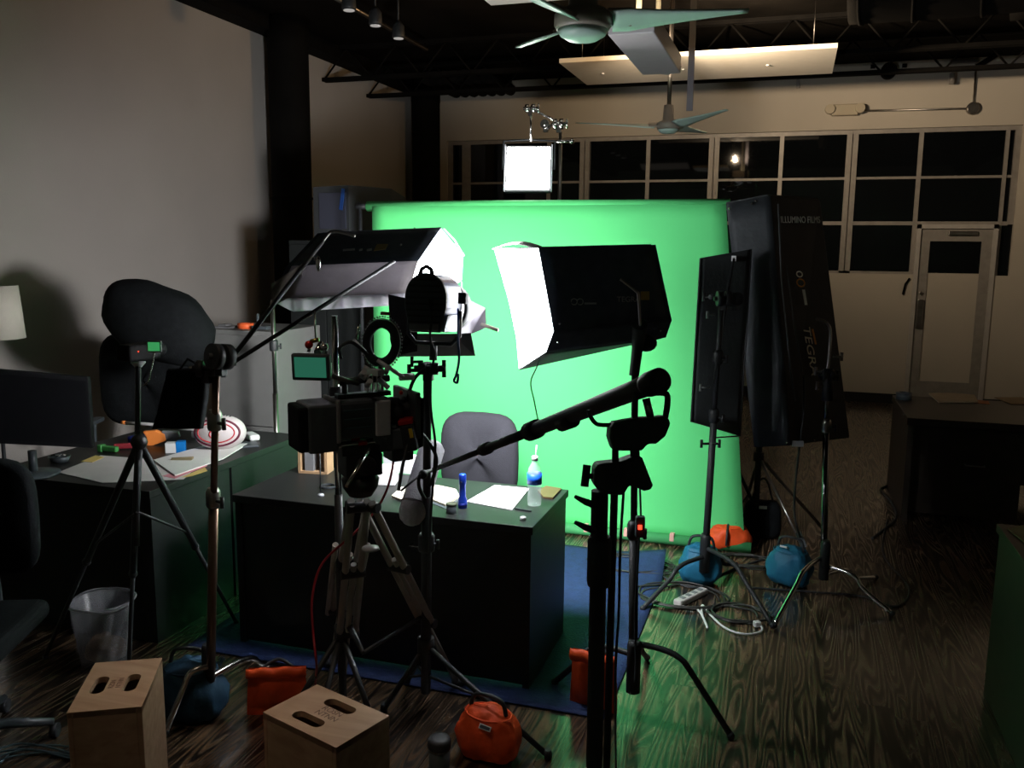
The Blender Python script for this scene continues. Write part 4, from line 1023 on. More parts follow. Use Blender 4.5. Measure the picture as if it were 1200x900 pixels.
office_chair((cb_.x, 4.36), 0, 'grey upholstered office chair behind the middle desk', .46, .50, .45, arms=False)

# ================================================================== LEFT DESK
LX0, LX1, LY0, LY1, LH = -3.75, -2.76, 3.22, 4.55, .75
t = thing('desk', ((LX0+LX1)/2, (LY0+LY1)/2, 0), 'black cluttered desk at left with the ball and papers on it', 'desk')
MB().span((LX0, LY0, LH-.035), (LX1, LY1, LH)).build('top', DESK, t, bevel=.003)
MB().span((LX1-.04, LY0+.02, 0), (LX1-.015, LY0+.62, LH-.035)).build('side_panel', DESK, t)
MB().span((LX1-.04, LY0+.64, 0), (LX1-.015, LY1-.02, LH-.035)).build('side_panel', DESK, t)
MB().span((LX0+.02, LY0+.02, 0), (LX1-.04, LY0+.05, LH-.035)).build('front_panel', DESK, t)
MB().span((LX0+.02, LY1-.05, 0), (LX1-.04, LY1-.02, LH-.035)).build('rear_panel', DESK, t)
def onL2(x, y, dz=0): return PZ(x, y, LH+dz)
zf = onL2
sheetq('large_paper', [(68, 554), (118, 534), (235, 543), (215, 562), (120, 566)], .002, mat('off_white_paper', (.66, .60, .60), .8, var=.04), 'big printed sheet spread on the left front of the cluttered desk', 'paper', .002, None, zf)
sheetq('paper_stack', [(205, 558), (262, 538), (290, 521), (250, 520), (180, 540)], .005, PAPER, 'stack of white papers under the rugby ball', 'paper', .006, None, zf)
sheetq('yellow_paper', [(212, 560), (240, 548), (243, 552), (225, 558)], .003, mat('manila', (.7, .5, .16), .8), 'yellow folder edge sticking out under the paper stack', 'folder', .002, None, zf)
sheetq('pink_paper', [(190, 558), (205, 561), (243, 546), (238, 543)], .0035, mat('pink_sheet', (.7, .25, .3), .8), 'pink sheet edge showing under the paper stack', 'paper', .0015, None, zf)
sheetq('manila_note', [(95, 541), (112, 534), (122, 536), (108, 542)], .004, mat('manila', (.7, .5, .16)), 'small yellow note at the back edge of the big sheet', 'paper', .002, None, zf)
# rugby ball
rbc = onL2(259, 527)+V((0, 0, .10)); ra = RT
t = thing('rugby_ball', rbc-V((0, 0, .10)), 'white rugby ball with red oval rings and round crest on the paper stack', 'ball')
Mr = Matrix((RT, FW*-1, RT.cross(-FW))).transposed()
fb2 = lambda x, y, z: rbc+RT*x+(-FW)*y+UP*z
g = MB(); n = 40
BW = mat('ball_white', (.66, .60, .60), .5, bump=.3, bscale=300)
g.lathe(rbc-RT*.14, [(.003, 0)]+[(.094*math.sqrt(max(0, 1-((h-.14)/.14)**2))**.9+.002, h) for h in [.005+.27*k/24 for k in range(25)]]+[(.003, .28)], RT, 40)
g.build('shell', BW, t)
def ell(a, b, lift=.002, x0=0, z0=0, n=40):
    out = []
    for k in range(n):
        x = x0+a*math.cos(2*PI*k/n); z = z0+b*math.sin(2*PI*k/n)
        rr = .094*math.sqrt(max(.02, 1-(x/.14)**2))**.9+lift
        y = math.sqrt(max(.0002, rr*rr-z*z)); out.append(fb2(x, y, z))
    return out
g = MB().tube(ell(.122, .072), .007, 6, closed=True); g.build('dark_ring', mat('maroon', (.12, .01, .03), .5), t)
MB().tube(ell(.100, .054), .004, 6, closed=True).build('red_ring', mat('ball_red', (.5, .03, .04), .5), t)
MB().tube(ell(.024, .022, .002, -.004, -.008), .004, 6, closed=True).build('crest_ring', mat('ball_red', (.5, .03, .04)), t)
MB().ball(fb2(-.01, .088, -.014), (.014, .006, .008), 10).build('crest', mat('crest_navy', (.02, .03, .12), .5), t)
g = MB()
for k in range(9): g.box(fb2(-.03+k*.008, .085, .024), (.005, .006, .003), YAW)
g.build('crest_lettering', mat('ball_print', (.2, .05, .06), .5), t)
g = MB()
for k in range(8):
    x = -.055+k*.016; zz = .094*math.sqrt(1-(x/.14)**2); g.box(fb2(x, .012, zz), (.008, .022, .006), YAW)
g.build('stitches', RUB, t)
# toy blasters etc
def toy(name, a, b, label, m_, r=.02, tip=None):
    a, b = V(a), V(b); t = thing(name, a.lerp(b, .5), label, 'toy'); return t
z1 = .12
ta, tb_ = PZ(143, 495, LH+.07), PZ(245, 502, LH+.06)
t = thing('toy_blaster', tb_, 'white toy blaster with long barrel and orange tip behind the ball', 'toy')
mid = ta.lerp(tb_, .42)
MB().rod(ta, mid, .009, 12).build('barrel', mat('toy_grey', (.4, .38, .38), .5), t)
MB().rod(ta, ta.lerp(tb_, .04), .011, 12).build('tip', mat('toy_orange', (.85, .25, .05), .5), t)
MB().rod(mid, tb_, .024, 14).rod(tb_, tb_+(tb_-ta).normalized()*.08-V((0, 0, .03)), .02, 12).build('body', WHITE, t)
MB().box(mid.lerp(tb_, .7)-V((0, 0, .045)), (.03, .02, .07), YAW).build('grip', GRY, t, bevel=.005)
c = onL2(183, 522)
t = thing('toy_blaster', c, 'orange and grey toy blaster in front of the white one', 'toy')
f = Fr(c+V((0, 0, .045)), YAW+.15)
MB(f).prism([(-.07, 0, -.045), (-.03, 0, -.05), (.055, 0, -.02), (.05, 0, .02), (.0, 0, .04), (-.07, 0, .035), (-.05, 0, 0)], (0, .035, 0)).build('body', mat('toy_orange', (.85, .12, .02)), t, bevel=.006)
MB(f).prism([(.045, .003, -.02), (.13, .003, 0), (.12, .003, .03), (.03, .003, .035)], (0, .03, 0)).build('nose', GRY, t, bevel=.005)
MB(f).rod((-.06, .02, .0), (-.15, .02, -.01), .02, 12).build('stock', BLUE, t)
c = onL2(207, 530)
t = thing('blue_white_box', c, 'small blue and white box between toy blaster and rugby ball', 'box')
f = Fr(c, YAW+.2)
MB(f).span((-.055, -.02, 0), (.045, .03, .055)).build('carton', WHITE, t, bevel=.002)
MB(f).span((.0, -.021, .0), (.046, .031, .06)).build('blue_sleeve', mat('bright_blue', (.0, .16, .5), .5), t, bevel=.002)
tag(MB(Fr(onL2(213, 541), YAW)).box((0, 0, .008), (.11, .03, .016)).rod((-.05, -.01, .018), (.06, .01, .02), .006).build('marker_tray', mat('olive', (.22, .18, .1), .5), bevel=.003), 'olive tray of markers in front of the small blue box', 'tray')
tag(MB(Fr(onL2(295, 515), YAW+.6)).box((0, 0, .02), (.06, .13, .035)).build('white_case', WHITE, bevel=.012, seg=3), 'rounded white plastic case at the right edge beside the ball', 'case')
tag(MB(Fr(onL2(291, 522), YAW+.4)).box((0, 0, .005), (.10, .12, .01)).build('black_folder', PLA, bevel=.002), 'flat black folder under the white case on the desk edge', 'folder')
tag(MB(Fr(onL2(128, 530), YAW-.3)).box((0, 0, .02), (.11, .03, .03)).box((-.05, 0, .02), (.03, .04, .04)).build('green_toy', mat('green_toy_plastic', (.05, .25, .06), .5), bevel=.006), 'small green and black toy at the back edge of the big sheet', 'toy')
tag(MB(Fr(onL2(140, 527), YAW+.3)).box((.02, 0, .02), (.10, .025, .03)).build('red_toy', mat('dark_red_plastic', (.25, .02, .03), .5), bevel=.008), 'dull red toy piece between the green toy and the orange blaster', 'toy')
t = thing('keys_dish', onL2(70, 538), 'shiny bunch of keys in a dark dish left of the big sheet', 'dish')
c = onL2(70, 541); MB().lathe(c, [(.04, 0), (.055, .03), (.052, .03), (.038, .005)], seg=20).build('dish', PLA, t)
g = MB(); random.seed(5)
for k in range(6): g.box(c+V((random.uniform(-.03, .03), random.uniform(-.02, .02), .035)), (.02, .008, .004), random.uniform(0, 3), random.uniform(-.5, .5))
g.build('keys', CHR, t)
# monitor
t = thing('monitor', PZ(40, 540, LH), 'large dark flat monitor at the far left of the cluttered desk', 'monitor')
m0, m1 = PD(103, 442, 4.35), PD(-60, 428, 4.05); hgt = .36
MB().hexa([m0-V((0, 0, hgt)), m1-V((0, 0, hgt)), m1-V((0, 0, hgt))+V((-.01, .03, 0)), m0-V((0, 0, hgt))+V((-.01, .03, 0)), m0, m1, m1+V((-.01, .03, 0)), m0+V((-.01, .03, 0))]).build('panel', BLK2, t, bevel=.004)
mc = (m0+m1)/2; mcb = V((mc.x, mc.y+.03, LH))
scr = [m0.lerp(m1, .02)-V((0, 0, .02)), m0.lerp(m1, .98)-V((0, 0, .02)), m0.lerp(m1, .98)-V((0, 0, hgt-.02)), m0.lerp(m1, .02)-V((0, 0, hgt-.02))]
nrm = (scr[1]-scr[0]).cross(scr[2]-scr[0]).normalized()
if nrm.dot(CAM-scr[0]) < 0: nrm = -nrm
MB().prism(scr, nrm*.002).build('screen', mat('dark_screen', (.004, .004, .005), .6, spec=.05), t)
MB().rod(mcb, mcb+V((0, 0, .12)), .02, 12).lathe(mcb, [(.12, 0), (.12, .008), (.03, .02)], seg=20).build('stand', PLA, t)
# lamp with cream shade
c = PD(-9, 365, 4.9)
t = thing('floor_lamp', (c.x, c.y, 0), 'lamp with a cream drum shade at the left edge of the picture', 'lamp')
MB().lathe(c, [(.155, -.15), (.135, .145)], seg=36, cap=False).build('lamp_shade', mat('linen_shade', (.62, .55, .50), .9, var=.05, bump=.2, bscale=200), t, solid=.004)
MB().rod((c.x, c.y, .02), (c.x, c.y, c.z), .011, 12).build('pole', MBLK, t)
MB().lathe((c.x, c.y, 0), [(.14, 0), (.14, .015), (.02, .03)], seg=28).build('base', MBLK, t)
# black high back chair with jacket at left
def blob(fr, R, e=.7, nz=.03, sd=0, nu=28, nv=18):
    mb = MB(fr)
    def fn(u, v):
        a = 2*PI*u; b_ = PI*(v-.5)
        s = lambda q, ee: math.copysign(abs(q)**ee, q)
        x = s(math.cos(b_), e)*s(math.cos(a), e); y = s(math.cos(b_), e)*s(math.sin(a), e); z = s(math.sin(b_), e)
        n_ = noise.noise(V((x*2.2+sd, y*2.2, z*2.2)))*nz/.5 + noise.noise(V((x*6+sd, y*6, z*6)))*nz*.4
        k = 1+n_
        return (x*R[0]*k, y*R[1]*k, z*R[2]*k)
    mb.grid(fn, nu, nv); return mb
hc_ = PY(178, 470, 4.9)
office_chair((hc_.x-.02, 4.75), .35, 'black high-backed office chair behind the cluttered left desk', .60, .66, .62, BLACK)
jc = PD(186, 374, 5.35)
JK = MB()
def jf(u, v):
    a = 2*PI*u; b_ = PI*(v-.5); x = math.cos(b_)*math.cos(a); y = math.cos(b_)*math.sin(a); z = math.sin(b_)
    x = math.copysign(abs(x)**.8, x); z = math.copysign(abs(z)**.8, z)
    k = 1+.06*noise.noise(V((x*2, y*2, z*2)))
    return jc+RT*(x*.335*k)+FW*(y*.16*k)+UP*(z*.235*k-.10*x-.02)
JK.grid(jf, 30, 20)
tag(JK.build('black_jacket', BLACK), 'bulky black jacket heaped over the top of the high-backed chair', 'jacket')
# nearest chair at far left edge
q = PD(-5, 600, 3.15)
office_chair((q.x-.14, q.y-.08), YAW+.1, 'dark chair cut off by the left edge in front of the monitor', .44, .46, .60, BLACK, arms=False)
# file cabinet
c0, c1 = PY(250, 500, 5.05), PY(327, 500, 5.05); zc = PY(300, 388, 5.05).z
t = thing('file_cabinet', ((c0.x+c1.x)/2, 5.3, 0), 'pale grey metal file cabinet between the high-backed chair and the camera', 'cabinet')
CG = mat('grey_cabinet_paint', (.17, .17, .166), .5, var=.04)
MB().span((c0.x, 5.05, 0), (c1.x, 5.62, zc)).build('body', CG, t, bevel=.005)
MB().span((c0.x+.02, 5.035, .05), (c1.x-.02, 5.05, zc*.5-.01)).build('door_front', CG, t, bevel=.003)
MB().span((c0.x+.02, 5.035, zc*.5+.01), (c1.x-.02, 5.05, zc-.03)).build('door_front', CG, t, bevel=.003)
q = PY(283, 386, 5.15); c = V((q.x, 5.2, zc))
g = MB().lathe(c, [(.03, 0), (.055, 0), (.055, .035), (.03, .035), (.03, 0)], seg=24, cap=False)
tag(g.build('tape_roll', mat('orange_tape', (.75, .12, .03), .5)), 'orange tape roll lying on top of the grey file cabinet', 'tape roll')
q = PY(262, 386, 5.15)
tag(MB(Fr((q.x, 5.2, zc))).box((0, 0, .006), (.13, .16, .012)).box((-.02, 0, .018), (.06, .08, .012)).build('flat_box', GRY, bevel=.002), 'flat grey box on the file cabinet left of the orange tape', 'box')
q = PY(299, 386, 5.15)
tag(MB().tube(smooth([V((q.x, 5.2, zc+.01)), V((q.x-.01, 5.2, zc+.06)), V((q.x-.02, 5.22, zc+.1))], 5), .01, 8).box((q.x+.03, 5.2, zc+.012), (.12, .1, .024)).build('desk_phone', PLA, bevel=.004), 'black gadget with a short aerial on the file cabinet', 'gadget')

# tall black equipment cabinet with case on top
c0, c1 = PY(344, 480, 6.1), PY(436, 480, 6.1); zt2 = PY(390, 282, 6.1).z
t = thing('equipment_cabinet', ((c0.x+c1.x)/2, 6.35, 0), 'tall black equipment cabinet behind the cinema camera left of the green screen', 'cabinet')
DK = mat('black_cabinet_paint', (.008, .010, .010), .6, var=.1)
MB().span((c0.x, 6.1, 0), (c1.x-.05, 6.6, zt2)).build('carcass', DK, t, bevel=.004)
for a_, b_ in ((.02, .5), (.51, .97)):
    xx0 = c0.x+(c1.x-.05-c0.x)*a_; xx1 = c0.x+(c1.x-.05-c0.x)*b_
    dr = MB().span((xx0, 6.08, .05), (xx1, 6.1, zt2-.03)).build('door_leaf', DK, t, bevel=.003)
    MB().span(((xx1 if a_ < .3 else xx0)-.012, 6.06, 1.0), ((xx1 if a_ < .3 else xx0)+.012, 6.08, 1.12)).build('handle', STL, dr)
c0, c1 = PY(357, 250, 6.05), PY(424, 250, 6.05); z2 = PY(390, 217, 6.05).z
t = thing('crt_monitor', ((c0.x+c1.x)/2, 6.3, zt2), 'old boxy dark monitor with blue tape on top of the black cabinet', 'monitor')
f = Fr(((c0.x+c1.x)/2, 6.33, zt2), -.35); ww, hh = (c1.x-c0.x)*.42, z2-zt2
MB(f).hexa([(-ww, .25, .0), (ww, .25, 0), (ww*.8, .45, .04), (-ww*.8, .45, .04), (-ww, .25, hh), (ww, .25, hh), (ww*.8, .45, hh-.06), (-ww*.8, .45, hh-.06)]).span((-ww, -.2, 0), (ww, .25, hh)).build('housing', mat('dark_grey_case', (.045, .05, .055), .5, var=.06), t)
MB(f).span((-ww*.62, -.21, .09), (ww*.86, -.2, hh-.05)).build('screen', mat('crt_glass', (.05, .055, .085), .2), t)
MB(f).box((ww*.72, -.215, hh*.75), (.035, .004, .16), 0, 0, .2).build('blue_tape', mat('blue_tape', (.02, .10, .42), .6), t)

# ================================================================== RIGHT: FLAG, TEGRA BANK, C-STANDS
fbz = gz(824, 690); ftop = PD(846, 345, 4.62)
st_flag = c_stand('flag_stand', fbz, ftop.z, [gz(905, 736), gz(753, 716), (fbz[0]+.15, fbz[1]+.42)], MBLK, MBLK, 'black grip stand in front of the green screen holding the black flag', r=.019, lean=ftop, zl=.24, cz=(.98, 1.3))
t = thing('black_flag', PD(845, 510, 4.8), 'tall black rectangular flag at the right edge of the green screen', 'flag')
fl = [PD(821, 303, 4.74), PD(880, 292, 4.86), PD(867, 511, 4.86), PD(810, 494, 4.74)]
nf = (fl[1]-fl[0]).cross(fl[3]-fl[0]).normalized()
MB().grid(lambda u, v: (fl[0].lerp(fl[1], u)).lerp(fl[3].lerp(fl[2], u), v)+nf*.006*math.sin(u*PI)*math.sin(v*7), 10, 18).build('cloth', mat('flag_cloth', (.03, .036, .038), .85, var=.12, scale=6, bump=.2), t, solid=.006)
MB().tube(fl, .006, 8, closed=True).build('frame', MBLK, t)
MB().box(PD(860, 303, 4.80), (.025, .02, .03)).build('white_clip', WHITE, t)
MB().rod(PD(860, 303, 4.79), PD(836, 450, 4.64), .006, 8).build('support_rod', MBLK, t)
MB().rod(PD(838, 513, 4.77), PD(866, 511, 4.86), .004, 8).build('lower_pin', STL, t)
t = st_flag
g = MB(); grip_head(g, PD(848, 350, 4.58), RT, .04); grip_head(g, PD(862, 351, 4.60), FW, .035); knob(g, PD(836, 348, 4.58), -RT, .015, .05); g.build('grip_head', MBLK, t)
MB().ball(PD(833, 348, 4.56), .014, 10).build('wing_knob', GRY, t)
for q, r_, l_ in (((838, 369), .013, .04), ((832, 454), .013, .05)): g = MB(); knob(g, PD(*q, 4.60), -RT, r_, l_); g.build('knob', GRY, t)
g = MB(); knob(g, PD(831, 520, 4.60), -RT, .014, .04); g.build('knob', MBLK, t); g = MB(); knob(g, PD(834, 520, 4.58), RT, .014, .04); g.build('knob', MBLK, t)
# TEGRA bank: box with back face and left skirt
bk = [PD(903, 229, 4.95), PD(961, 233, 5.25), PD(996, 513, 5.25), PD(926, 522, 4.95)]
sk = [PD(851, 239, 5.04), PD(903, 229, 4.95), PD(926, 522, 4.95), PD(884, 524, 5.04)]
t = thing('fluorescent_bank', PD(940, 522, 5.1), 'huge dark soft bank light seen from behind at right of the green screen', 'studio light')
nb_ = (bk[1]-bk[0]).cross(bk[3]-bk[0]).normalized()
if nb_.dot(CAM-bk[0]) < 0: nb_ = -nb_
BK2 = mat('bank_nylon', (.010, .013, .014), .6, var=.2, scale=6, bump=.3, bscale=10)
MB().prism(bk, -nb_*.08).build('back_shell', BK2, t, bevel=.006)
off = -nb_*.33
front = [bk[0]+off-RT*.08, bk[1]+off+RT*.05, bk[2]+off+RT*.05, bk[3]+off-RT*.08]
MB().grid(lambda u, v: sk[0].lerp(sk[1], u).lerp(sk[3].lerp(sk[2], u), v), 6, 12).build('left_skirt', mat('skirt_nylon', (.022, .026, .030), .65, var=.2, bump=.4, bscale=14), t, solid=.008)
f1 = [bk[1]-nb_*.03, bk[2]-nb_*.03]; f2 = [bk[1]-nb_*.12, bk[2]-nb_*.12]
MB().prism([f1[0], f1[1], f2[1], f2[0]], RT*.01).build('right_skirt', BK2, t)
MB().prism([bk[0]-nb_*.02, bk[1]-nb_*.02, bk[1]-nb_*.12, sk[0]], (0, 0, .01)).build('top_skirt', BK2, t)
def onB(x, y, k=.022):
    d_ = ray(x, y); kk = (bk[0]-CAM).dot(nb_)/d_.dot(nb_); return CAM+d_*kk+nb_*k
for a_, b_ in (((905, 240), (914, 522)), ((916, 310), (936, 432)), ((918, 314), (934, 430))):
    pass
MB().tube([onB(908, 240), onB(912, 330), onB(923, 436), onB(928, 470)], .005, 8).build('seam_rib', mat('rib_grey', (.05, .055, .055), .5), t)
MB().tube([onB(918, 312), onB(926, 375), onB(936, 436)], .004, 8).build('seam_rib', mat('rib_grey', (.05, .055, .055)), t)
MB().tube([PD(888, 240, 4.98), PD(896, 300, 4.98)], .005, 8).build('seam_rib', mat('rib_grey', (.05, .055, .055)), t)
PR = mat('pale_print', (.85, .86, .86), .6); PRO = mat('orange_print', (.8, .3, .04), .6); PRW = mat('cream_print', (.9, .82, .65), .6)
lettering('printed_name', 'ILLUMINO FILMS', .054, onB(911, 262), (onB(955, 262)-onB(906, 262)), UP, PR, t)
dn = onB(946, 430)-onB(938, 385)
lettering('printed_model', 'TEGRA', .095, onB(937, 382), dn, (onB(948, 382)-onB(937, 382)), PRW, t, shear=.3)
dirn = dn.normalized()
for k in (0, 1): MB().tube([onB(933+k*1.5, 322+k*10)+(dirn*math.cos(a)+RT*math.sin(a))*(.022 if k else .016) for a in [j*PI/8 for j in range(16)]], .004, 6, closed=True).build('logo_ring', PRO if k else PRW, t)
MB().prism([onB(936, 340), onB(939, 340), onB(942, 358), onB(939, 358)], nb_*.002).build('logo_line', PR, t)
MB().prism([onB(947, 386), onB(949, 386), onB(953, 404), onB(951, 404)], nb_*.002).build('accent_bar', PRO, t)
for q in ((855, 244), (881, 239), (886, 236)): MB().ball(PD(q[0], q[1], 4.97 if q[0] > 870 else 5.0), .008, 8).build('rivet', CHR, t)
for q in ((918, 519), (950, 516), (982, 510)): MB().ball(onB(*q), .006, 8).build('rivet', CHR, t)
MB().box(onB(931, 520), (.06, .02, .03), YAW).build('clip', SIL, t)
bs = gz(884, 630)
t = tripod_stand('bank_stand', (bs[0], bs[1]), .95, [gz(950, 662), (bs[0]-.1, bs[1]+.5), (bs[0]+.45, bs[1]+.25)], MBLK, STL, 'low black tripod stand beneath the huge soft bank light', legz=.55, r=.02, brace=False)
q = PD(880, 500, 5.5); MB().rod((bs[0], bs[1]+.0, .93), PD(905, 500, 5.1), .02, 12).build('yoke_post', MBLK, t)
tag(MB().tube(smooth([onB(938, 440), onB(938, 480), PD(936, 530, 5.0), PD(932, 570, 5.05), PD(931, 600, 5.1), PD(936, 625, 5.15), V((*gz(945, 648), .01))], 8), .006, 8).build('power_cable', RUB), 'black power cable hanging down from the huge soft bank light', 'cable')
t = thing('ballast', V((*gz(940, 655), 0)), 'black ballast box strapped to the leg of the soft bank stand', 'ballast')
MB().hexa([PD(932, 625, 5.28), PD(938, 622, 5.28), PD(946, 640, 5.2), PD(940, 644, 5.2)]+[PD(932, 625, 5.22), PD(938, 622, 5.22), PD(946, 640, 5.14), PD(940, 644, 5.14)]).build('housing', PLA, t)
# black bag on the floor
bgc = V((*gz(892, 634), 0))
t = thing('shoulder_bag', bgc, 'black nylon bag on the floor behind the teal sandbag', 'bag')
f = Fr(bgc+V((0, .1, .12)), .15, -.15)
blob(f, (.115, .07, .125), .45, .02, 3).build('bag_body', BLACK, t)
MB(f).tube(smooth([(-.08, -.02, .11), (-.03, 0, .25), (.02, 0, .25), (.06, -.02, .11)], 5), .007, 8).build('strap', RUB, t)
MB(f).box((-.01, -.074, .085), (.05, .006, .02)).build('tag', PAPER, t)
# right chrome c-stand
rb_ = gz(964, 700); rtop = PD(976, 430, 5.0)
st_r = c_stand('grip_stand', rb_, PD(969, 440, 4.95).z, [gz(907, 736), gz(1045, 722), (rb_[0]+.30, rb_[1]+.38)], mat('dark_chrome', (.2, .2, .2), .15, 1), CHR, 'chrome legged grip stand at right with the bent rod on top', lean=PD(969, 440, 4.95), zl=.22, cz=(.9,))
t = st_r
MB().tube(smooth([PD(969, 440, 4.95), PD(972, 412, 4.95), PD(973, 388, 4.95), PD(968, 378, 4.95), PD(956, 373, 4.95)], 6), .009, 10).build('bent_rod', STL, t)
g = MB(); g.rod(PD(969, 470, 4.93), PD(971, 432, 4.93), .032, 16, .026); grip_head(g, PD(970, 440, 4.93), RT, .03); g.build('grip_head', MBLK, t)
for q, d_, l_ in (((976, 418), RT, .05), ((966, 435), -RT, .05), ((966, 452), -RT, .04)): g = MB(); knob(g, PD(*q, 4.93), d_, .016, l_); g.build('knob', STL, t)

# ================================================================== SANDBAGS
def sandbag(c, R, yaw, m_, label, sd, pitch=0, strap=True, seam=True):
    c = V(c); t = thing('sandbag', c, label, 'sandbag', 'sandbags on the stand legs')
    f = Fr(c+V((0, 0, R[2]*.97)), yaw, pitch); mb = MB(f)
    def fn(u, v):
        a = 2*PI*u; b_ = PI*(v-.5); s = lambda q, ee: math.copysign(abs(q)**ee, q)
        x = s(math.cos(b_), .6)*s(math.cos(a), .75); y = s(math.cos(b_), .6)*s(math.sin(a), .75); z = s(math.sin(b_), .7)
        k = 1+.10*noise.noise(V((x*1.7+sd, y*1.7, z*1.7)))+.06*noise.noise(V((x*5+sd, y*5, z*3)))
        pin = 1-.28*max(0, z)          # narrower gathered top
        fold = 1+.035*math.sin(9*x+4*z+sd)*max(0, 1-abs(z))
        return (x*R[0]*k*pin, y*R[1]*k*pin*fold, max(-R[2]*.97, z*R[2]*k))
    mb.grid(fn, 44, 26); mb.build('pouch', m_, t)
    if seam: MB(f).tube([(R[0]*.74*math.cos(a), R[1]*.72*math.sin(a), R[2]*.74) for a in [2*PI*k/30 for k in range(30)]], .004, 6, closed=True).build('seam', m_, t)
    if strap: MB(f).tube(smooth([(-R[0]*.6, 0, R[2]*.8), (-R[0]*.4, 0, R[2]*1.35), (R[0]*.4, 0, R[2]*1.35), (R[0]*.6, 0, R[2]*.8)], 6), .008, 8).build('handle_strap', RUB, t)
    return t, f
t, f = sandbag((*gz(572, 885), 0), (.125, .085, .10), YAW-.5, ORANGE, 'crumpled orange sandbag at the bottom centre on the lamp stand leg', 1)
MB(f).box((.03, -.075, .06), (.05, .004, .018), -.1, -.6).build('label_patch', PAPER, t); MB(f).box((.03, -.0775, .062), (.042, .003, .011), -.1, -.6).build('label_print', PLA, t)
def flatbag(cx, w_, h_, yaw, m_, label, sd, zb=0.0, th=.05):
    c = V(cx); t = thing('sandbag', c, label, 'sandbag', 'sandbags on the stand legs'); f = Fr(c+V((0, 0, zb)), yaw)
    def fn(u, v):
        x = (u-.5)*w_*(.94+.10*v); z = h_*(1-v)
        b_ = th*(math.sin(u*PI)**.5)*(.15+.85*math.sin(min(1, v*1.15)*PI)**.7)
        return x, b_, z
    for s in (-1, 1):
        pass
    mb = MB(f)
    mb.grid(lambda u, v: (fn(u, v)[0], -fn(u, v)[1]*.5-.012*math.sin(u*14+sd)*v*math.sin(v*PI), fn(u, v)[2]), 20, 16)
    mb.grid(lambda u, v: (fn(u, v)[0], fn(u, v)[1]*.5+.001, fn(u, v)[2]), 20, 16)
    mb.build('pouch', m_, t)
    MB(f).grid(lambda u, v: ((u-.5)*w_*1.0, -.014-.010*math.sin(v*PI)-.03*v*(math.sin(u*PI)**.5)*.3, h_*(1.02-.2*v)-.004*math.sin(u*17)), 16, 4).build('top_flap', m_, t, solid=.004)
    MB(f).tube(smooth([(-w_*.3, .02, h_*.9), (0, .05, h_*1.05), (w_*.3, .02, h_*.9)], 5), .007, 8).build('handle_strap', RUB, t)
    return t
q = gz(326, 836); flatbag((q[0], q[1], 0), .235, .20, YAW+.12, ORANGE, 'flat topped orange sandbag behind the right apple box', 2)
q = gz(688, 832); flatbag((q[0]+.02, q[1]+.02, 0), .20, .245, YAW-.45, ORANGE, 'orange red sandbag behind the tubes of the foreground support stand', 4)
t, f = sandbag((*gz(853, 642), 0), (.135, .10, .085), YAW, ORANGE, 'bright orange sandbag at the bottom right corner of the green screen', 7, strap=False)
MB(f).tube(smooth([(-.04, -.11, -.03), (-.035, -.10, .05), (0, 0, .09), (.04, .0, .10)], 5), .007, 8).build('strap', RUB, t)
MB(f).box((.045, -.03, .088), (.03, .03, .02)).build('buckle', RUB, t)
t, f = sandbag((*gz(820, 682), 0), (.12, .10, .115), .1, TEAL, 'teal sandbag slung on the base of the flag stand', 9)
t, f = sandbag((*gz(924, 684), 0), (.125, .10, .115), -.35, TEAL, 'teal sandbag leaning on the leg of the right chrome stand', 11)
MB(f).box((-.02, -.05, .115), (.04, .03, .01), 0, -.4).build('label_patch', PAPER, t)
t, f = sandbag((*gz(226, 838), 0), (.14, .10, .12), .2, mat('shaded_teal_nylon', (.004, .035, .07), .7, var=.2, bump=.4, bscale=18), 'teal sandbag behind the left apple box with shadow put into its colour', 13)  # darker copy of the teal nylon, shadow put into the colour

# ================================================================== APPLE BOXES
AW = wood_material('birch_end', (.30, .17, .10), (.42, .27, .17), 0, 10, .6)
def apple_box(p, label, text):
    p = [V((q.x, q.y, 0)) for q in p]; H_ = .508
    c = sum(p, V())/4; ex = ((p[1]-p[0]).normalized()+(p[2]-p[3]).normalized()).normalized(); ey = V((-ex.y, ex.x, 0))
    w_ = ((p[1]-p[0]).length+(p[2]-p[3]).length)/2; d_ = ((p[3]-p[0]).length+(p[2]-p[1]).length)/2
    yaw = math.atan2(ex.y, ex.x)
    t = thing('apple_box', c, label, 'apple box', 'apple boxes standing on end'); f = Fr(c, yaw)
    hw, hd = w_/2, d_/2
    g = MB(f)
    g.span((-hw, -hd, 0), (-hw+.015, hd, H_)).span((hw-.015, -hd, 0), (hw, hd, H_)).span((-hw+.015, -hd, 0), (hw-.015, -hd+.015, H_)).span((-hw+.015, hd-.015, 0), (hw-.015, hd, H_))
    g.build('side_walls', AW, t, bevel=.002)
    # top with two hand slots: build as bmesh boolean-free: strips around slots
    along_y = d_ > w_
    L_, W_ = (hd, hw) if along_y else (hw, hd)
    # slots: two, separated along the long axis for box 2; across for box 1
    def slot(cx, cy, lx, ly, n=10):
        pts = []
        r = min(lx, ly)
        ext = max(lx, ly)-r
        for k in range(n+1):
            a = -PI/2+PI*k/n; pts.append((ext+r*math.cos(a), r*math.sin(a)))
        for k in range(n+1):
            a = PI/2+PI*k/n; pts.append((-ext+r*math.cos(a), r*math.sin(a)))
        if ly > lx: pts = [(-q, p_) for p_, q in pts]
        return [(cx+a, cy+b) for a, b in pts]
    return t, f, hw, hd, slot, H_
import bmesh
